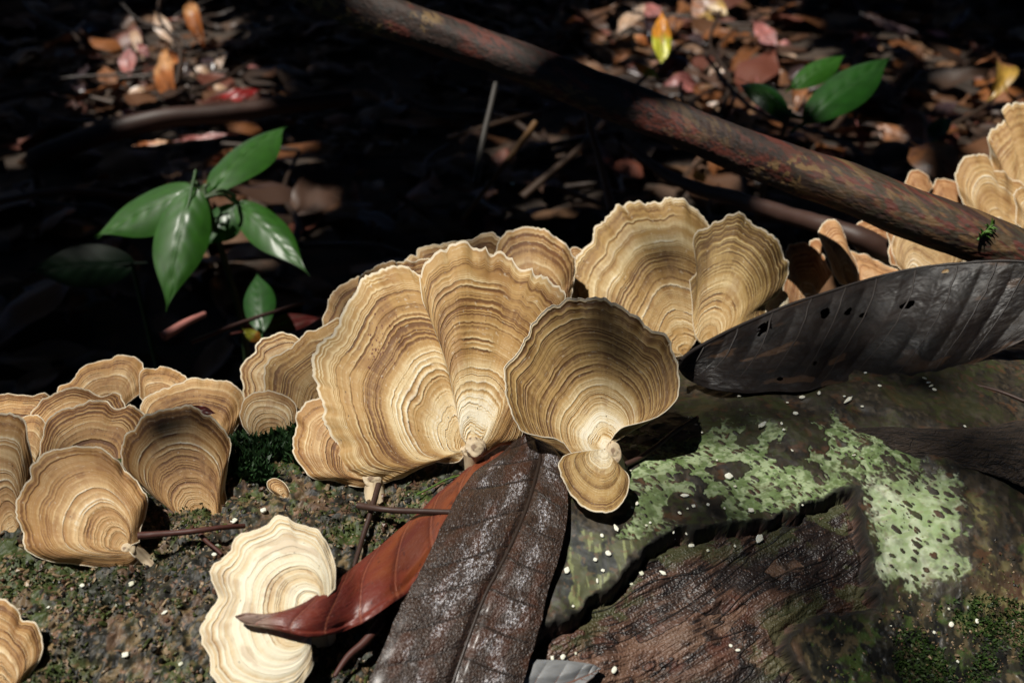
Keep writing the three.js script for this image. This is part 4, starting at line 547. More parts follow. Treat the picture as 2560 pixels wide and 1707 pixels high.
// ------------------------------------------------------------------ small white fungi, moss on the log
{
  const bead = [];
  const mat = new THREE.MeshStandardMaterial({ color: col(0.80, 0.80, 0.68), roughness: 0.55 }), cupMat = new THREE.MeshStandardMaterial({ color: col(0.62, 0.62, 0.48), roughness: 0.6 });
  for (let k = 0; k < 4; k++) {
    const g = new THREE.SphereGeometry(1, 16, 12), p = g.attributes.position;
    for (let i = 0; i < p.count; i++) { const v = V3(p.getX(i), p.getY(i), p.getZ(i)); const r = 1 + 0.75 * (fbm(v.x * 1.6 + 5 * k, v.z * 1.6 + v.y, 150 + k, 3) - 0.5); v.multiplyScalar(r); if (v.y > 0.35) v.y = 0.35 + (v.y - 0.35) * 0.35; p.setXYZ(i, v.x * (1 + 0.22 * k * (k % 2)), v.y * 0.75, v.z); }
    g.computeVertexNormals(); bead.push(g);
  }
  const R = rng(77);
  const put = (px, py, r, long, label, group) => {
    const [x, y] = pxXY(px, py), P = logPoint(x, y, logDisp(x, y) + 0.0003), n = logNormal(y), o = thing('white_bead_fungus', label, 'fungus', P, group), d = logHit(px, py) * CT * 2 / 1707, s = r * d * (0.6 + 0.3 * R());
    o.quaternion.setFromUnitVectors(V3(0, 1, 0), n); o.rotateY(R() * 6.28);
    const m = mesh('cap', bead[Math.floor(R() * 4)], R() < 0.18 ? cupMat : mat, o); m.position.y = s * 0.35; m.scale.set(s * long, s * (0.6 + 0.4 * R()), s * (0.75 + 0.4 * R()));
    const st = mesh('stem', bead[0], cupMat, o); st.scale.set(s * 0.5, s * 0.6, s * 0.5); st.position.y = s * 0.1;
  };
  const set = (z, list, label, group) => { for (let i = 0; i < list.length; i += 3) { const [p] = z(list[i], list[i + 1]), long = 1 + (R() < 0.3 ? R() : 0.15 * R()), r = list[i + 2], w = (r < 5 ? 'pinhead-sized ' : r > 7.4 ? 'larger ' : 'small ') + (long > 1.35 ? 'oblong ' : 'round ') + label; put(p[0], p[1], r, long, w, group + ', ' + (r < 5 ? 'pinhead-sized ' : r > 7.4 ? 'larger ' : 'small ') + (long > 1.35 ? 'oblong' : 'round')); } };
  set(z9, [978, 348, 12, 530, 222, 8, 516, 158, 7, 768, 447, 8, 811, 497, 6, 877, 494, 6, 745, 532, 6, 955, 507, 4.5, 1078, 518, 8, 1008, 394, 5.5, 783, 508, 4, 1268, 248, 3.5, 1556, 268, 4.5, 515, 335, 3.5, 922, 272, 3.5, 852, 140, 4.5, 825, 100, 3.5, 1130, 126, 8.5, 1217, 135, 4, 1228, 162, 4.5, 1318, 492, 4], 'white bead fungus dotted over the green lichen', 'white bead fungi on the green lichen');
  set(z9, [540, 512, 8, 518, 533, 4.5, 441, 636, 7, 376, 668, 6, 583, 612, 4.5, 602, 596, 4, 404, 746, 9, 345, 772, 6, 213, 820, 9.5, 380, 820, 5.5, 354, 864, 4.5, 240, 987, 4], 'white bead fungus on the bark beside the dark brown leaf', 'white bead fungi beside the dark brown leaf');
  set(z9, [1131, 622, 9, 808, 658, 8, 886, 681, 4, 1014, 662, 5, 780, 616, 4, 712, 634, 4, 728, 624, 3.5, 572, 797, 7, 673, 795, 6, 526, 838, 5, 204, 1190, 7, 155, 1196, 8, 265, 1174, 6, 445, 1255, 9, 990, 1142, 4, 1022, 1163, 5], 'white bead fungus on the bare brown wood', 'white bead fungi on the bare brown wood');
  set(z9, [2027, 1043, 8, 1948, 1079, 6, 2144, 1028, 5, 2013, 970, 4, 2055, 1218, 5, 1740, 1050, 3.5], 'white bead fungus on the mossy bark at the lower right', 'white bead fungi at the lower right');
  set(z7, [597, 988, 8, 677, 983, 7, 292, 962, 6, 527, 1002, 4.5, 565, 1067, 7, 800, 1000, 4, 820, 1015, 9, 888, 1042, 5.5, 973, 950, 5.5, 905, 888, 4.5, 1195, 902, 5, 1215, 918, 5, 1228, 935, 5.5, 1243, 953, 7, 1385, 1140, 5, 1600, 1138, 5, 50, 1045, 3.5, 80, 1085, 3.5], 'white bead fungus on the dark bark below the black leaf', 'white bead fungi below the black leaf');
  set(z4, [715, 1280, 7, 570, 1152, 8, 358, 1158, 7, 545, 1458, 9, 780, 1488, 6, 1012, 878, 12, 930, 1035, 8, 1140, 835, 9, 735, 1005, 7, 208, 1243, 5], 'white bead fungus on the mossy left end of the log', 'white bead fungi on the mossy left of the log');
  // moss
  const lg = new THREE.BufferGeometry(); lg.setAttribute('position', new THREE.Float32BufferAttribute([-0.28, 0, 0, 0.28, 0, 0, 0.2, 0.6, 0.12, -0.2, 0.6, 0.12, 0, 1, 0.34], 3)); lg.setIndex([0, 1, 2, 0, 2, 3, 3, 2, 4]); lg.computeVertexNormals();
  const mm = new THREE.MeshStandardMaterial({ color: col(1, 1, 1), roughness: 0.55 });
  const mossPatch = (label, count, pick, size, c0, c1) => {
    const m = new THREE.InstancedMesh(lg, mm, count); m.name = numbered('moss'); m.castShadow = m.receiveShadow = true; const o = new THREE.Object3D(), c = new THREE.Color();
    for (let i = 0; i < count; i++) { const [x, y] = pick(R); o.position.copy(logPoint(x, y, logDisp(x, y) - 0.0003)); o.quaternion.setFromUnitVectors(V3(0, 1, 0), logNormal(y).add(V3(R() - 0.5, (R() - 0.5) * 0.5, R() - 0.5).multiplyScalar(1.6)).normalize()); o.rotateY(R() * 6.28); const s = size * (0.5 + R()); o.scale.set(s, s * (0.8 + 0.7 * R()), s); o.updateMatrix(); m.setMatrixAt(i, o.matrix); const k = R(); c.setRGB(lerp(c0[0], c1[0], k), lerp(c0[1], c1[1], k), lerp(c0[2], c1[2], k)); m.setColorAt(i, c); }
    scene.add(m); return tag(m, label, 'moss', null, 'stuff');
  };
  const near = (cx, cy, rx, ry) => (R) => { for (;;) { const px = cx + (R() * 2 - 1) * rx, py = cy + (R() * 2 - 1) * ry; if (((px - cx) / rx) ** 2 + ((py - cy) / ry) ** 2 > 1) continue; const q = pxXY(px, py); if (fbm(q[0] * 150, q[1] * 150, 160, 3) > 0.43 + 0.12 * R()) return q; } };
  mossPatch('dark green moss on top of the log between the left and central fungus clusters', 9000, near(660, 1150, 150, 62), 0.0022, [0.012, 0.035, 0.010], [0.03, 0.085, 0.02]);
  mossPatch('short olive moss on the bark of the left side of the log', 6000, (R) => { for (;;) { const px = R() * 1350, py = 1180 + R() * 560, q = pxXY(px, py); if (mMoss(...q) > 0.002 && fbm(q[0] * 70, q[1] * 70, 161, 3) > 0.52 + 0.08 * R()) return q; } }, 0.0009, [0.02, 0.035, 0.008], [0.06, 0.085, 0.016]);
  {
    const g = new THREE.IcosahedronGeometry(1, 0), n = 9000, m = new THREE.InstancedMesh(g, new THREE.MeshStandardMaterial({ color: col(1, 1, 1), roughness: 0.45, flatShading: true }), n), o = new THREE.Object3D(), c = new THREE.Color(); m.name = 'bark_crumbs'; m.castShadow = m.receiveShadow = true;
    const pal = [[0.22, 0.15, 0.075], [0.14, 0.09, 0.05], [0.03, 0.025, 0.02], [0.012, 0.011, 0.010], [0.07, 0.085, 0.02], [0.05, 0.065, 0.015], [0.28, 0.2, 0.12], [0.10, 0.05, 0.03]];
    let k = 0; for (let t = 0; t < n * 12 && k < n; t++) {
      const left = R() < 0.88, px = left ? R() * 1360 : 2000 + R() * 560, py = left ? 1130 + R() * 600 : 1200 + R() * 520, q = pxXY(px, py); if ((left ? mMoss(...q) : mRight(...q)) < 0.001 || fbm(q[0] * 110, q[1] * 110, 165, 3) < 0.30 + 0.3 * R()) continue;
      o.position.copy(logPoint(q[0], q[1], logDisp(...q))); o.rotation.set(R() * 6, R() * 6, R() * 6); const s = 0.00014 + (left ? 0.0005 : 0.0003) * R() ** 4; o.scale.set(s * (0.7 + 2.2 * R()), s * (0.5 + 0.6 * R()), s * (0.7 + R())); o.updateMatrix(); m.setMatrixAt(k, o.matrix); const p = pal[Math.floor(R() * 8)], b = 0.7 + 0.6 * R(); m.setColorAt(k++, c.setRGB(p[0] * b, p[1] * b, p[2] * b));
    }
    m.count = k; scene.add(m); tag(m, 'crumbs of bark and soil on the mossy parts of the log', 'bark crumbs', null, 'stuff');
  }
  mossPatch('bright wet moss on the log in the lower right corner', 5200, near(2460, 1640, 230, 150), 0.0009, [0.016, 0.034, 0.008], [0.045, 0.09, 0.014]);
  mossPatch('small green moss tuft on the log behind the tip of the black leaf', 500, near(2010, 870, 60, 26), 0.003, [0.03, 0.09, 0.01], [0.08, 0.2, 0.02]);
}

// ------------------------------------------------------------------ ground, litter, seedlings
const GY = -0.262;
const groundY = (x, z) => GY + 0.05 * (fbm(x * 1.4 + 3, z * 1.4, 170, 3) - 0.5) + 0.016 * (fbm(x * 9, z * 9, 171, 3) - 0.5);
const groundDepth = (px, py) => { const d = ray(px, py); return (GY - CP.y) / d.y; };
{
  const NR = 150, NA = 120, g = grid(NA, NR, (u, v) => { const r = 0.0005 + 40 * v ** 3.2, a = u * Math.PI * 2, x = r * Math.cos(a), z = -0.8 + r * Math.sin(a); return V3(x, groundY(x, z), z); }, false), uv = g.attributes.uv, p = g.attributes.position;
  for (let i = 0; i < uv.count; i++) uv.setXY(i, p.getX(i), p.getZ(i));
  const map = tex(512, 512, (u, v, c) => { const w = (f, s, o) => fbm(u * f, v * f, s, o); const n = w(14, 175, 5); c[0] = 0.018 + 0.05 * n; c[1] = 0.013 + 0.032 * n; c[2] = 0.010 + 0.02 * n; mixc(c, [0.11, 0.06, 0.035], smooth(w(40, 176, 3), 0.56, 0.68) * 0.6); }, true, THREE.MirroredRepeatWrapping);
  const m = mesh('ground', g, new THREE.MeshStandardMaterial({ map, roughness: 0.8 }), scene); tag(m, 'dark leaf-strewn forest floor', 'ground', null, 'structure');
  const nm = g.attributes.normal; let s = 0; for (let i = 0; i < nm.count; i++) s += nm.getY(i); if (s < 0) { const ix = g.index.array; for (let i = 0; i < ix.length; i += 3) { const q = ix[i]; ix[i] = ix[i + 1]; ix[i + 1] = q; } g.computeVertexNormals(); }
}
// a leaf of unit length along +y, base at the origin, facing +z
function leafShape(o = {}) {
  const { w = 0.36, tip = 1.15, fold = 0.12, bend = 0.25, curl = 0, wave = 0.03, seed = 1, nu = 10, nv = 22 } = o;
  return grid(nu, nv, (u, v) => { const a = u * 2 - 1, half = w * 0.5 * Math.pow(Math.sin(Math.PI * Math.pow(clamp(v, 0.0005, 0.9995), 1 / tip)), 0.75 + 1.2 * v * v); const q = a * half; return V3(q, v, -fold * q * q / (w * w) * 2 * w - bend * (v - 0.5) ** 2 + curl * a * a * half + wave * (fbm(u * 2, v * 3, seed, 2) - 0.5) - 0.012 * (1 - smooth(Math.abs(a), 0, 0.12)) * (1 - v) + 0.006 * Math.abs(Math.sin(v * 22 - Math.abs(a) * 4)) * (1 - Math.abs(a))); });
}
function leafFrame(o, P0, P1, face, roll = 0) { const y = P1.clone().sub(P0), L = y.length(); y.normalize(); const z = face.clone().addScaledVector(y, -face.dot(y)).normalize(), x = new THREE.Vector3().crossVectors(y, z), m = new THREE.Matrix4().makeBasis(x, y, z); o.quaternion.setFromRotationMatrix(m); o.rotateY(roll); o.position.copy(P0); return L; }
const midribG = tube([V3(0, -0.12, -0.05), V3(0, 0.1, -0.045), V3(0, 0.5, 0.0), V3(0, 0.97, -0.06)], 0.012, 0.003, 6, 24);
function greenMaterial(r, g, b, seed) { return new THREE.MeshPhysicalMaterial({ map: tex(256, 256, (u, v, c) => { const n = fbm(u * 8, v * 12, seed, 3), a = Math.abs(u * 2 - 1), k = Math.abs(Math.sin(v * 22 - a * 4)); c[0] = r * (0.7 + 0.6 * n); c[1] = g * (0.7 + 0.6 * n); c[2] = b * (0.7 + 0.6 * n); mixc(c, [r * 2, g * 1.5, b * 2], (1 - smooth(a, 0.01, 0.05)) * 0.7); mixc(c, [r * 1.4, g * 1.3, b * 1.4], (1 - smooth(k, 0.0, 0.12)) * 0.35); }), roughness: 0.5, specularIntensity: 0.7, clearcoat: 0.25, clearcoatRoughness: 0.25, transmission: 0.35 }); }
const gA = greenMaterial(0.026, 0.120, 0.006, 181), gB = greenMaterial(0.014, 0.085, 0.006, 182), gDark = greenMaterial(0.006, 0.018, 0.008, 183); gDark.clearcoat = 0; gDark.specularIntensity = 0.2;
function plantLeaf(parent, base, tip, wpx, d0, d1, mat, o = {}) {
  const P0 = at(...base, d0), P1 = at(...tip, d1), face = (o.face ?? V3(0, 0.75, 0.65)).clone(), e = new THREE.Group(); e.name = 'leaf'; parent.add(e);
  const L = leafFrame(e, P0, P1, face, o.roll ?? 0), w = 1.12 * wpx * (d0 + d1) / 2 * CT * 2 / 1707 / L; e.position.sub(parent.position); e.scale.setScalar(L);
  mesh('blade', leafShape({ w, bend: o.bend ?? 0.25, fold: o.fold ?? 0.3, tip: o.tip ?? 1.3, seed: o.seed ?? 3, nu: 16, nv: 40 }), mat, e);
  mesh('midrib', midribG, mat, e); if (o.label) e.userData.label = o.label; return { P0, P1 };
}
{
  const node = at(...z1(935, 900)[0], 0.53), root = at(...z1(980, 1250)[0], 0.62); root.y = groundY(root.x, root.z);
  const t = thing('seedling', 'young green seedling with broad pointed leaves at the left, one leaf tip in bright sun', 'plant', root);
  const stem = twigMat(0.05, 0.09, 0.03, 184);
  const p = (x, y) => z1(x, y)[0];
  plantLeaf(t, p(870, 830), p(742, 1425), 122, 0.522, 0.50, gA, { face: V3(0.1, 0.7, 0.7), bend: 0.35 });
  plantLeaf(t, p(940, 850), p(1310, 540), 118, 0.54, 0.60, gA, { face: V3(-0.2, 0.8, 0.55), tip: 1.1 });
  plantLeaf(t, p(1070, 895), p(1412, 1245), 88, 0.55, 0.52, gA, { face: V3(0.2, 0.75, 0.6) });
  plantLeaf(t, p(880, 850), p(408, 1078), 128, 0.535, 0.54, gA, { face: V3(-0.22, 0.80, 0.55), bend: 0.15, label: 'glossy green leaf with its tip in bright sun' });
  plantLeaf(t, p(1080, 930), p(890, 1130), 92, 0.55, 0.545, gB, { face: V3(0, 0.8, 0.5) });
  mesh('stem', shift(tube([root, root.clone().lerp(node, 0.5).add(V3(0.01, 0, 0)), node], 0.0028, 0.0018, 8), root), stem, t);
  for (const q of [p(870, 830), p(940, 850), p(1070, 895), p(1080, 930)]) mesh('petiole', shift(tube([node, at(...q, 0.535).lerp(node, 0.5).add(V3(0, 0.004, 0)), at(...q, q[0] > 1000 * 0.5485 ? 0.55 : 0.53)], 0.0012, 0.001, 6), root), stem, t);
}
{
  const p = (x, y) => z1(x, y)[0];
  const a = at(...p(1180, 1500), 0.50), t = thing('seedling', 'small upright green seedling leaf just above the scalloped fungi at the left', 'plant', V3(a.x, groundY(a.x, a.z), a.z));
  plantLeaf(t, p(1185, 1500), p(1165, 1225), 72, 0.50, 0.53, gB, { tip: 1.1 });
  mesh('stem', shift(tube([t.position, a], 0.0018, 0.0012, 6), t.position), gB, t);
  const b = at(...p(600, 1200), 0.6), u = thing('seedling', 'very dark broad green leaf in the shade at the left edge', 'plant', V3(b.x, groundY(b.x, b.z), b.z));
  plantLeaf(u, p(600, 1200), p(90, 1230), 100, 0.6, 0.6, gDark, { face: V3(0.1, 0.5, 0.85) });
  mesh('stem', shift(tube([u.position, b], 0.0018, 0.0012, 6), u.position), gDark, u);
}
{
  const p = (x, y) => z3(x, y)[0], n = at(...p(1045, 640), 0.60), root = V3(n.x, groundY(n.x, n.z - 0.1), n.z - 0.1);
  const t = thing('seedling', 'young plant with two glossy green leaves just above the thick branch at the right', 'plant', root);
  plantLeaf(t, p(1140, 650), p(1642, 278), 100, 0.60, 0.64, gB, { face: V3(-0.22, 0.8, 0.55), bend: 0.2, tip: 1.15 });
  plantLeaf(t, p(1060, 600), p(755, 402), 72, 0.60, 0.63, gB, { face: V3(0.1, 0.85, 0.5), bend: 0.9, tip: 1.2 });
  plantLeaf(t, p(1075, 470), p(1380, 285), 60, 0.66, 0.68, gA, { face: V3(-0.1, 0.8, 0.5), tip: 1.15 });
  mesh('stem', shift(tube([root, root.clone().lerp(n, 0.5), n], 0.0022, 0.0016, 6), root), greyTwig, t);
  mesh('petiole', shift(tube([n, at(...p(1135, 655), 0.6)], 0.0014, 0.0012, 6), root), gB, t); mesh('petiole', shift(tube([n, at(...p(1060, 605), 0.6)], 0.0014, 0.0012, 6), root), gB, t);
  const s = thing('seedling', 'scrap of green leaf showing under the thick branch near its middle', 'plant', at(...p(800, 930), 0.58)); plantLeaf(s, p(860, 915), p(680, 870), 40, 0.58, 0.6, gB, {});
  const e = thing('seedling', 'small green sprout with a shiny leaf in the litter left of the tall right fungi', 'plant', at(...p(1870, 830), 0.72)); plantLeaf(e, p(1840, 740), p(1970, 640), 40, 0.72, 0.74, gB, {}); plantLeaf(e, p(1920, 800), p(1820, 790), 26, 0.72, 0.72, gB, {});
}
// dead leaves: colours by the length of the leaf
const deadSets = new Map();
function deadMat(key, a, b, rough = 0.4) { if (!deadSets.has(key)) deadSets.set(key, new THREE.MeshPhysicalMaterial({ map: tex(128, 192, (u, v, c) => { const n = fbm(u * 6, v * 9, 190 + key.length, 4), e = Math.abs(u * 2 - 1); const k = smooth(v + (n - 0.5) * 0.2, 0.44, 0.56); c[0] = lerp(a[0], b[0], k) * (0.6 + 0.8 * n); c[1] = lerp(a[1], b[1], k) * (0.6 + 0.8 * n); c[2] = lerp(a[2], b[2], k) * (0.6 + 0.8 * n); mixc(c, [c[0] * 0.4, c[1] * 0.4, c[2] * 0.4], (1 - smooth(e, 0.0, 0.06)) * 0.6); mixc(c, [0.05, 0.03, 0.02], smooth(fbm(u * 9, v * 14, 195, 3), 0.62, 0.7) * 0.6); }), roughness: rough, transmission: 0.15 })); return deadSets.get(key); }
const deadShape = [0, 1, 2].map((k) => leafShape({ w: 0.38 + 0.06 * k, bend: 0.2 + 0.5 * k, curl: 0.25 * (k - 1) + 0.2, wave: 0.14, seed: 200 + k, tip: 1 + 0.1 * k }));
function deadLeaf(label, x0, y0, x1, y1, wpx, d0, d1, mat, group, face = V3(0, 0.8, 0.6), name = 'dead_leaf', k = 0) {
  if (d0 > 1.03) { const g = groundDepth(x0, Math.max(y0, y1)) * 0.975; d1 = g * (1 + (d1 - d0) * 0.5); d0 = g; }
  const P0 = at(x0, y0, d0), P1 = at(x1, y1, d1), o = thing(name, label, 'leaf', P0, group), L = leafFrame(o, P0, P1, face); o.scale.setScalar(L);
  const w = wpx * (d0 + d1) / 2 * CT * 2 / 1707 / L, b = mesh('blade', deadShape[k], mat, o); b.scale.x = w / (0.38 + 0.06 * k); mesh('midrib', midribG, mat, o); return o;
}
const mOr = deadMat('orange', [0.50, 0.17, 0.05], [0.60, 0.30, 0.12]), mTan = deadMat('tan_leaf', [0.60, 0.42, 0.30], [0.52, 0.34, 0.22]), mPink = deadMat('pinkish_x', [0.46, 0.17, 0.15], [0.38, 0.16, 0.15]), mRed = deadMat('red', [0.42, 0.012, 0.012], [0.30, 0.01, 0.01], 0.35), mYel = deadMat('yellowish_leaf', [0.62, 0.62, 0.06], [0.75, 0.30, 0.03]), mBr = deadMat('brown_leaf1', [0.24, 0.11, 0.055], [0.32, 0.13, 0.05]), mDk = deadMat('dark_leaf_22', [0.05, 0.03, 0.03], [0.07, 0.045, 0.05], 0.3), mGild = deadMat('golden_leaf__3', [0.5, 0.3, 0.05], [0.30, 0.12, 0.05]);
const Q1 = (f, ...a) => { const [p, q] = z1(a[0], a[1], a[2], a[3]); return [...p, ...q]; };
const q1 = (a, b, c, d) => { const [p, q] = z1(a, b, c, d); return [...p, ...q]; }, q3 = (a, b, c, d) => { const [p, q] = z3(a, b, c, d); return [...p, ...q]; };
deadLeaf('curled orange leaf standing in the sunlit litter at the upper left, the tallest there', ...q1(765, 475, 725, 180), 66, 1.18, 1.22, mOr, null, V3(-0.2, 0.4, 0.9), 'dead_leaf', 1);
deadLeaf('buff narrow leaf above the tall orange one in the upper left litter', ...q1(775, 190, 690, 40), 40, 1.24, 1.28, mTan, null, V3(0, 0.5, 0.8));
deadLeaf('rust orange leaf cut by the top frame edge at the upper left', ...q1(900, 165, 850, -40), 42, 1.24, 1.28, mOr, null, V3(0.1, 0.4, 0.9), 'dead_leaf', 2);
deadLeaf('dull red leaf left of the tall orange one in the upper left litter', ...q1(580, 340, 570, 200), 46, 1.25, 1.3, mPink, null, V3(0, 0.4, 0.9));
deadLeaf('small pink leaf between the dull red and the tall orange leaf', ...q1(620, 195, 680, 260), 24, 1.22, 1.22, mPink, null, V3(0, 0.6, 0.8));
deadLeaf('pale crumpled leaf at the foot of the tall orange one, to its left', ...q1(565, 430, 700, 410), 48, 1.16, 1.18, mTan, null, V3(-0.2, 0.9, 0.4), 'dead_leaf', 2);
deadLeaf('pale crumpled leaf right of the tall orange one', ...q1(860, 330, 985, 330), 46, 1.18, 1.2, mTan, null, V3(0, 0.9, 0.5), 'dead_leaf', 2);
deadLeaf('whitish leaf scrap lowest right in the upper left litter', ...q1(930, 400, 1060, 395), 34, 1.16, 1.17, mTan, null, V3(0.2, 0.9, 0.3), 'dead_leaf', 1);
deadLeaf('bright red leaf beside the pale scraps at the upper left', ...q1(930, 475, 1210, 390), 36, 1.12, 1.16, mRed, null, V3(0, 0.8, 0.6));
deadLeaf('flat pinkish leaf under the dark fallen branch, in front of the upper left litter', ...q1(550, 500, 720, 545), 40, 1.06, 1.06, mPink, null, V3(0, 0.95, 0.2));
deadLeaf('thin sunlit leaf below the dark fallen branch, left of two', ...q1(620, 655, 790, 635), 18, 0.98, 0.98, mOr, null, V3(0, 0.95, 0.2));
deadLeaf('thin sunlit leaf below the dark fallen branch, right of two', ...q1(810, 630, 1080, 595), 20, 0.98, 0.98, mPink, null, V3(0, 0.95, 0.2));
deadLeaf('dark red leaf lying on the ground behind the central cluster at the left', ...q1(1100, 1500, 1500, 1430), 50, 0.52, 0.54, deadMat('dr', [0.10, 0.015, 0.012], [0.08, 0.012, 0.01]), null, V3(0, 0.9, 0.4));
deadLeaf('small yellow leaf on the ground left of the wavy fungus', ...q1(1110, 1500, 1200, 1560), 32, 0.47, 0.47, mYel, null, V3(0, 0.9, 0.4));
deadLeaf('scrap of dark red leaf lying on a bracket fungus of the left cluster', ...z4(815, 375)[0], ...z4(935, 405)[0], 22, 0.2765, 0.276, deadMat('dr', [0.10, 0.015, 0.012], [0.08, 0.012, 0.01]), null, V3(0, 0.7, 0.7));
deadLeaf('upright leaf half yellow green and half orange, at the top right of centre', ...q3(345, 362, 345, 40), 50, 0.98, 1.0, mYel, null, V3(0, 0.35, 0.9), 'dead_leaf', 0);
deadLeaf('brown and golden leaf cut by the top frame edge, right of the yellow orange one', ...q3(700, 130, 500, -40), 80, 1.15, 1.2, mGild, null, V3(0, 0.5, 0.85));
deadLeaf('yellow green leaf tip just over the thick branch below the yellow orange leaf', ...q3(330, 430, 180, 345), 34, 0.85, 0.86, mYel, null, V3(0, 0.8, 0.5));
deadLeaf('dark glossy leaf behind the thick branch below the yellow orange leaf', ...q3(330, 400, 520, 300), 52, 0.9, 0.92, mDk, null, V3(0.2, 0.7, 0.6), 'dead_leaf', 1);
deadLeaf('curled yellowish leaf in the litter near the right frame edge', ...q3(2270, 470, 2200, 260), 60, 0.95, 1.0, mGild, null, V3(0.4, 0.6, 0.6), 'dead_leaf', 2);
deadLeaf('brown leaf standing behind the thick branch left of the lobed right fungi', ...q3(1960, 960, 1720, 760), 110, 0.66, 0.7, mBr, null, V3(0, 0.6, 0.8), 'dead_leaf', 1);
{ // more single leaves in the sunlit litter at the top right
  const R = rng(411), mats = [mOr, mPink, mTan, mBr, mDk, mBr, mDk], hue = ['orange', 'pinkish', 'buff', 'brown', 'dark glossy', 'brown', 'dark glossy'];
  const pick = (lo, n) => lo + Math.floor(R() * n), S = (x, a, b, c, lo, hi) => x < lo ? a : x < hi ? b : c;
  for (let i = 0; i < 46; i++) { const x = 1500 + R() * 560, y = -10 + R() * 300, d = groundDepth(x, y) * 0.93, a = R() * 6.28, l = 45 + R() * 75; const k = pick(0, 7), w = `${hue[k]} dead leaf in the top right litter, ${S(x, 'left of the yellow orange leaf', 'between yellow leaf and green plant', 'around the two-leaved green plant', 1630, 1850)}`; deadLeaf(w, x, y, x + Math.cos(a) * l, y + Math.sin(a) * l * 0.7, 24 + R() * 30, d, d * (1 - 0.05 * Math.sin(a)), mats[k], 'the ' + w.replace('dead leaf', 'dead leaves'), V3(R() - 0.5, 0.85, R() * 0.7), 'dead_leaf', Math.floor(R() * 3)); }
  for (let i = 0; i < 26; i++) { const x = 2120 + R() * 430, y = 20 + R() * 400, d = groundDepth(x, y) * 0.93, a = R() * 6.28, l = 55 + R() * 80; const k = pick(1, 6), w = `${hue[k]} dead leaf in the dim litter ${S(x, 'just right of the green plant', 'below the top right corner', 'below the top right corner', 2330, 2700)}, ${y < 200 ? 'higher up' : 'lower down'}`; deadLeaf(w, x, y, x + Math.cos(a) * l, y + Math.sin(a) * l * 0.7, 28 + R() * 34, d, d * (1 - 0.05 * Math.sin(a)), mats[k], 'the ' + w.replace('dead leaf', 'dead leaves'), V3(R() - 0.5, 0.85, R() * 0.7), 'dead_leaf', Math.floor(R() * 3)); }
  for (let i = 0; i < 16; i++) { const x = 80 + R() * 560, y = 20 + R() * 230, d = groundDepth(x, y) * 0.93, a = R() * 6.28, l = 45 + R() * 60; const k = pick(0, 7), w = `${hue[k]} dead leaf in the upper left litter, ${x < 380 ? 'left' : 'right'} of the tall orange leaf`; deadLeaf(w, x, y, x + Math.cos(a) * l, y + Math.sin(a) * l * 0.7, 24 + R() * 26, d, d * (1 - 0.05 * Math.sin(a)), mats[k], 'the ' + w.replace('dead leaf', 'dead leaves'), V3(R() - 0.5, 0.85, R() * 0.7), 'dead_leaf', Math.floor(R() * 3)); }
  const white = new THREE.MeshStandardMaterial({ color: col(0.58, 0.54, 0.5), roughness: 0.5 }), o = new THREE.Object3D(), c = new THREE.Color(), pal = [[0.17, 0.08, 0.038], [0.26, 0.15, 0.085], [0.06, 0.034, 0.022], [0.32, 0.12, 0.035], [0.11, 0.06, 0.04], [0.21, 0.07, 0.045]];
  for (let k = 0; k < 3; k++) {
    const n = 2600, m = new THREE.InstancedMesh(leafShape({ w: 0.3 + 0.12 * k, bend: 0.1 + 0.12 * k, curl: 0.2 - 0.15 * k, wave: 0.22, seed: 220 + k, nu: 4, nv: 8 }), white, n); m.name = numbered('leaf_litter'); m.castShadow = m.receiveShadow = true;
    for (let i = 0; i < n; i++) { const x = (R() - 0.5) * 5, z = -3.4 + R() * 3.6; o.position.set(x, groundY(x, z) + 0.006 + 0.02 * R(), z); o.rotation.set(-Math.PI / 2 + (R() - 0.5) * 0.9, (R() - 0.5) * 0.9, R() * 6.28, 'YXZ'); o.rotation.y = R() * 6.28; const s = 0.05 + 0.085 * R() ** 1.5; o.scale.set(s * (0.7 + 0.6 * R()), s, s); o.updateMatrix(); m.setMatrixAt(i, o.matrix); const p = pal[Math.floor(R() * 6)], b = 0.6 + 0.7 * R(); c.setRGB(p[0] * b, p[1] * b, p[2] * b); m.setColorAt(i, c); }
    scene.add(m); tag(m, 'layer of dead brown leaves over the forest floor', 'leaf litter', null, 'stuff');
  }
  const tw = new THREE.InstancedMesh(tube([V3(0, 0, 0), V3(0.05, 0.3, 0.03), V3(-0.03, 0.7, 0), V3(0.02, 1, 0.04)], 0.014, 0.008, 5, 10), white, 420); tw.name = 'twig_litter'; tw.castShadow = tw.receiveShadow = true;
  for (let i = 0; i < 420; i++) { const x = (R() - 0.5) * 4, z = -2.8 + R() * 2.6; o.position.set(x, groundY(x, z) + 0.02, z); o.rotation.set(-1.2 - R() * 0.5, 0, R() * 6.28, 'ZXY'); o.rotation.order = 'YXZ'; o.rotation.y = R() * 6.28; o.scale.setScalar(0.1 + 0.25 * R()); o.updateMatrix(); tw.setMatrixAt(i, o.matrix); const b = 0.4 + 0.8 * R(); c.setRGB(0.09 * b, 0.055 * b, 0.035 * b); tw.setColorAt(i, c); }
  scene.add(tw); tag(tw, 'scattered dead twigs on the forest floor', 'twigs', null, 'stuff');
}

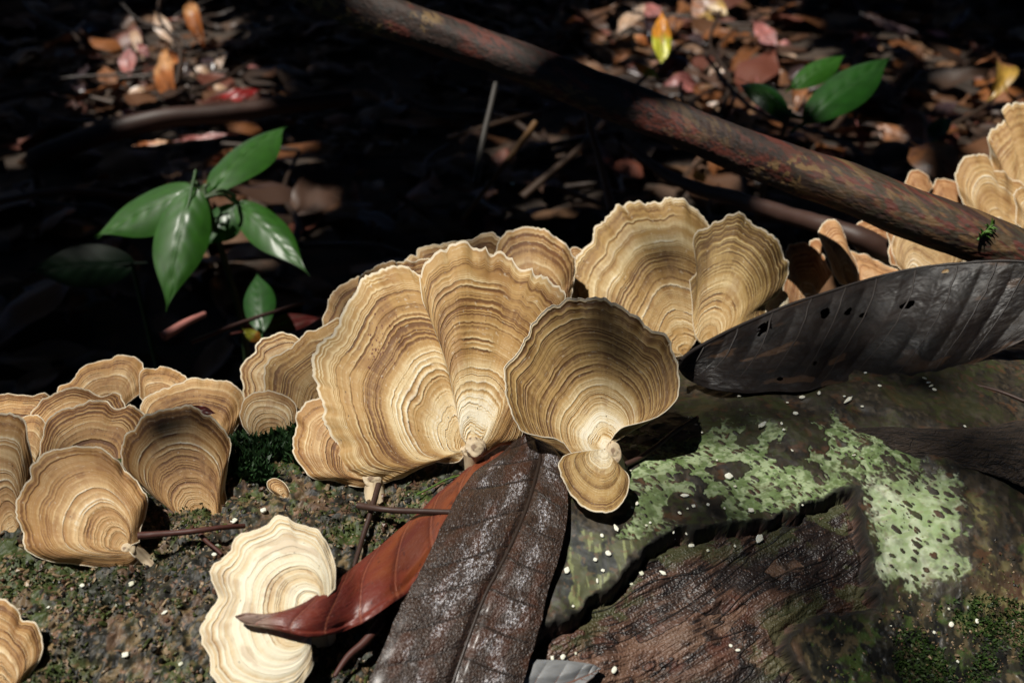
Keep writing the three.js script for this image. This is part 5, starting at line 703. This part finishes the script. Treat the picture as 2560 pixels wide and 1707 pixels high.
// ------------------------------------------------------------------ unseen forest leaves added overhead, their gaps placed to aim the sun
{
  const e1 = new THREE.Vector3().crossVectors(SUN, V3(0, 0, 1)).normalize(), e2 = new THREE.Vector3().crossVectors(SUN, e1).normalize(), q = (p) => [p.dot(e1), p.dot(e2)];
  const gaps = [], gap = (px, py, d, r) => gaps.push([...q(at(px, py, d)), r]);
  // flecks of sun on the log and its fungi, then on the floor behind
  gap(640, 1560, 0.21, 0.06); gap(1000, 950, 0.27, 0.05); gap(1500, 900, 0.27, 0.066); gap(1700, 740, 0.33, 0.06); gap(1450, 1350, 0.25, 0.06); gap(1000, 1420, 0.235, 0.06); gap(300, 1350, 0.24, 0.05); gap(250, 1600, 0.21, 0.05); gap(1900, 1250, 0.255, 0.06); gap(2350, 1400, 0.245, 0.06); gap(2100, 640, 0.38, 0.05); gap(2480, 400, 0.43, 0.055); gap(500, 1150, 0.27, 0.035); gap(1250, 1100, 0.26, 0.06); gap(2400, 700, 0.36, 0.05);
  const gg = (x, y, r) => gap(x, y, groundDepth(x, y) * 0.975, r);
  gg(420, 205, 0.10); gg(540, 225, 0.06); gg(390, 100, 0.08); gg(480, 50, 0.06); gap(1560, 830, 0.275, 0.035); gap(440, 1050, 0.255, 0.035); gap(610, 390, 0.57, 0.03); gap(300, 940, 0.3, 0.04); gap(110, 960, 0.3, 0.04); gap(480, 980, 0.29, 0.03); gg(1950, 110, 0.05); gg(1560, 170, 0.06); gap(2280, 620, 0.385, 0.035); gap(1980, 640, 0.37, 0.035); gap(440, 345, 0.98, 0.03);  gap(275, 545, 0.537, 0.026); gap(530, 560, 0.545, 0.013); gap(640, 690, 0.51, 0.008);
  gap(1655, 90, 0.99, 0.035); gg(1640, 60, 0.11); gg(1790, 60, 0.14); gg(1760, 190, 0.11); gg(1880, 230, 0.09); gg(2300, 120, 0.03); gg(2480, 240, 0.04); gap(2080, 160, 0.63, 0.022); gap(1150, 90, 0.458, 0.02); gap(2460, 170, 0.97, 0.03); gap(1200, 320, 0.7, 0.012); gap(2130, 340, 0.72, 0.02);
  { const Q = rng(31); for (let i = 0; i < 6; i++) gg(700 + Q() * 1000, 230 + Q() * 330, 0.001 + 0.004 * Q()); for (let i = 0; i < 4; i++) gg(60 + Q() * 640, 260 + Q() * 500, 0.001 + 0.003 * Q()); for (let i = 0; i < 14; i++) gg(2000 + Q() * 540, 60 + Q() * 330, 0.002 + 0.007 * Q()); }
  const R = rng(909), leaf = leafShape({ w: 0.46, bend: 0.4, fold: 0.3, nu: 4, nv: 7, seed: 9 }), mat = new THREE.MeshStandardMaterial({ color: col(1, 1, 1), roughness: 0.5 });
  const shaded = (p, r) => { const [a, b] = q(p); for (const g of gaps) { if (Math.hypot(a - g[0], b - g[1]) < g[2] + r) return false; } return true; };
  const o = new THREE.Object3D(), c = new THREE.Color(), centre = at(1280, 700, 0.5);
  const build = (name, label, n, pick) => { const m = new THREE.InstancedMesh(leaf, mat, n); m.name = name; m.castShadow = m.receiveShadow = true; let k = 0; for (let t = 0; t < n * 30 && k < n; t++) { const [p, s] = pick(); const mid = p.clone(); if (!shaded(mid, s * 0.42)) continue; o.rotation.set(-1.3 + (R() - 0.5) * 1.2, 0, 0, 'YXZ'); o.rotation.y = R() * 6.28; o.updateMatrix(); o.scale.setScalar(s); o.position.set(0, -0.5, 0).applyQuaternion(o.quaternion).multiplyScalar(s).add(p); o.updateMatrix(); m.setMatrixAt(k, o.matrix); const b = 0.6 + 0.8 * R(); c.setRGB(0.03 * b, 0.075 * b, 0.018 * b); m.setColorAt(k++, c); } m.count = k; scene.add(m); tag(m, label, 'foliage', null, 'stuff'); };
  const shades = []; const shade = (px, py, d, r, n, h = 2.3) => shades.push([at(px, py, d), r, n, h]);  // small leaves added along the sun line to dim chosen spots
   shade(1900, 600, 0.35, 0.02, 5, 2.6); shade(1600, 560, 0.355, 0.016, 4); shade(930, 770, 0.275, 0.018, 2); shade(830, 860, 0.275, 0.014, 2); shade(700, 900, 0.29, 0.018, 2); shade(620, 900, 0.3, 0.014, 1);
  shade(870, 720, 0.31, 0.016, 4); shade(1150, 590, 0.335, 0.016, 5); shade(300, 960, 0.295, 0.026, 2); shade(470, 1000, 0.29, 0.022, 1); shade(120, 1020, 0.29, 0.024, 2); shade(230, 1100, 0.275, 0.016, 2); shade(420, 1060, 0.255, 0.010, 3); shade(170, 1230, 0.24, 0.010, 3); shade(670, 1090, 0.275, 0.018, 2);
  shade(2250, 1010, 0.28, 0.032, 9); shade(1960, 1330, 0.25, 0.018, 4); shade(2200, 1600, 0.235, 0.026, 6); shade(1950, 1010, 0.28, 0.02, 6); shade(2450, 1200, 0.27, 0.02, 6); shade(1650, 1000, 0.28, 0.012, 6); shade(1450, 1150, 0.255, 0.006, 1); ;
  {
    const n = shades.reduce((a, s) => a + s[2], 0), m = new THREE.InstancedMesh(leaf, mat, n); m.name = 'shade_leaves'; m.castShadow = m.receiveShadow = true; let k = 0;
    for (const [p, r, cnt, h] of shades) for (let i = 0; i < cnt; i++) { const a = R() * 6.28, q2 = r * Math.sqrt(R()), s = 0.022 + 0.016 * R(); o.rotation.set(-1.3 + (R() - 0.5) * 1.2, 0, 0, 'YXZ'); o.rotation.y = R() * 6.28; o.scale.setScalar(s); o.position.copy(p).addScaledVector(SUN, h * (0.85 + 0.3 * R())).addScaledVector(e1, Math.cos(a) * q2).addScaledVector(e2, Math.sin(a) * q2).add(V3(0, -0.5, 0).applyEuler(o.rotation).multiplyScalar(s)); o.updateMatrix(); m.setMatrixAt(k, o.matrix); m.setColorAt(k++, c.setRGB(0.03, 0.075, 0.018)); }
    scene.add(m); tag(m, 'small unseen leaves added overhead to shade chosen spots', 'foliage', null, 'stuff');
  }
  build('sun_gap_leaves', 'unseen understorey leaves added overhead, gaps aimed so sun flecks fall on chosen spots', 17000, () => { const a = R() * 6.28, r = 1.7 * Math.sqrt(R()), h = 1.0 + 1.3 * R(); return [centre.clone().addScaledVector(e1, Math.cos(a) * r).addScaledVector(e2, Math.sin(a) * r).addScaledVector(SUN, h), 0.06 + 0.08 * R()]; });  // leaf layer added to shade everything outside the gaps
  build('unseen_canopy', 'unseen dense forest foliage all around and overhead, opened where sun should pass', 30000, () => { const a = R() * 6.28, y = -0.06 + 1.06 * R(), r = 3.4 + 1.6 * R(), s = Math.sqrt(1 - Math.min(1, y * y)); return [V3(Math.cos(a) * s * r, y * r - 0.1, Math.sin(a) * s * r - 0.6), 0.16 + 0.18 * R()]; });  // unseen foliage dome, leaves left out along the sun gaps
}
renderer.render(scene, camera);
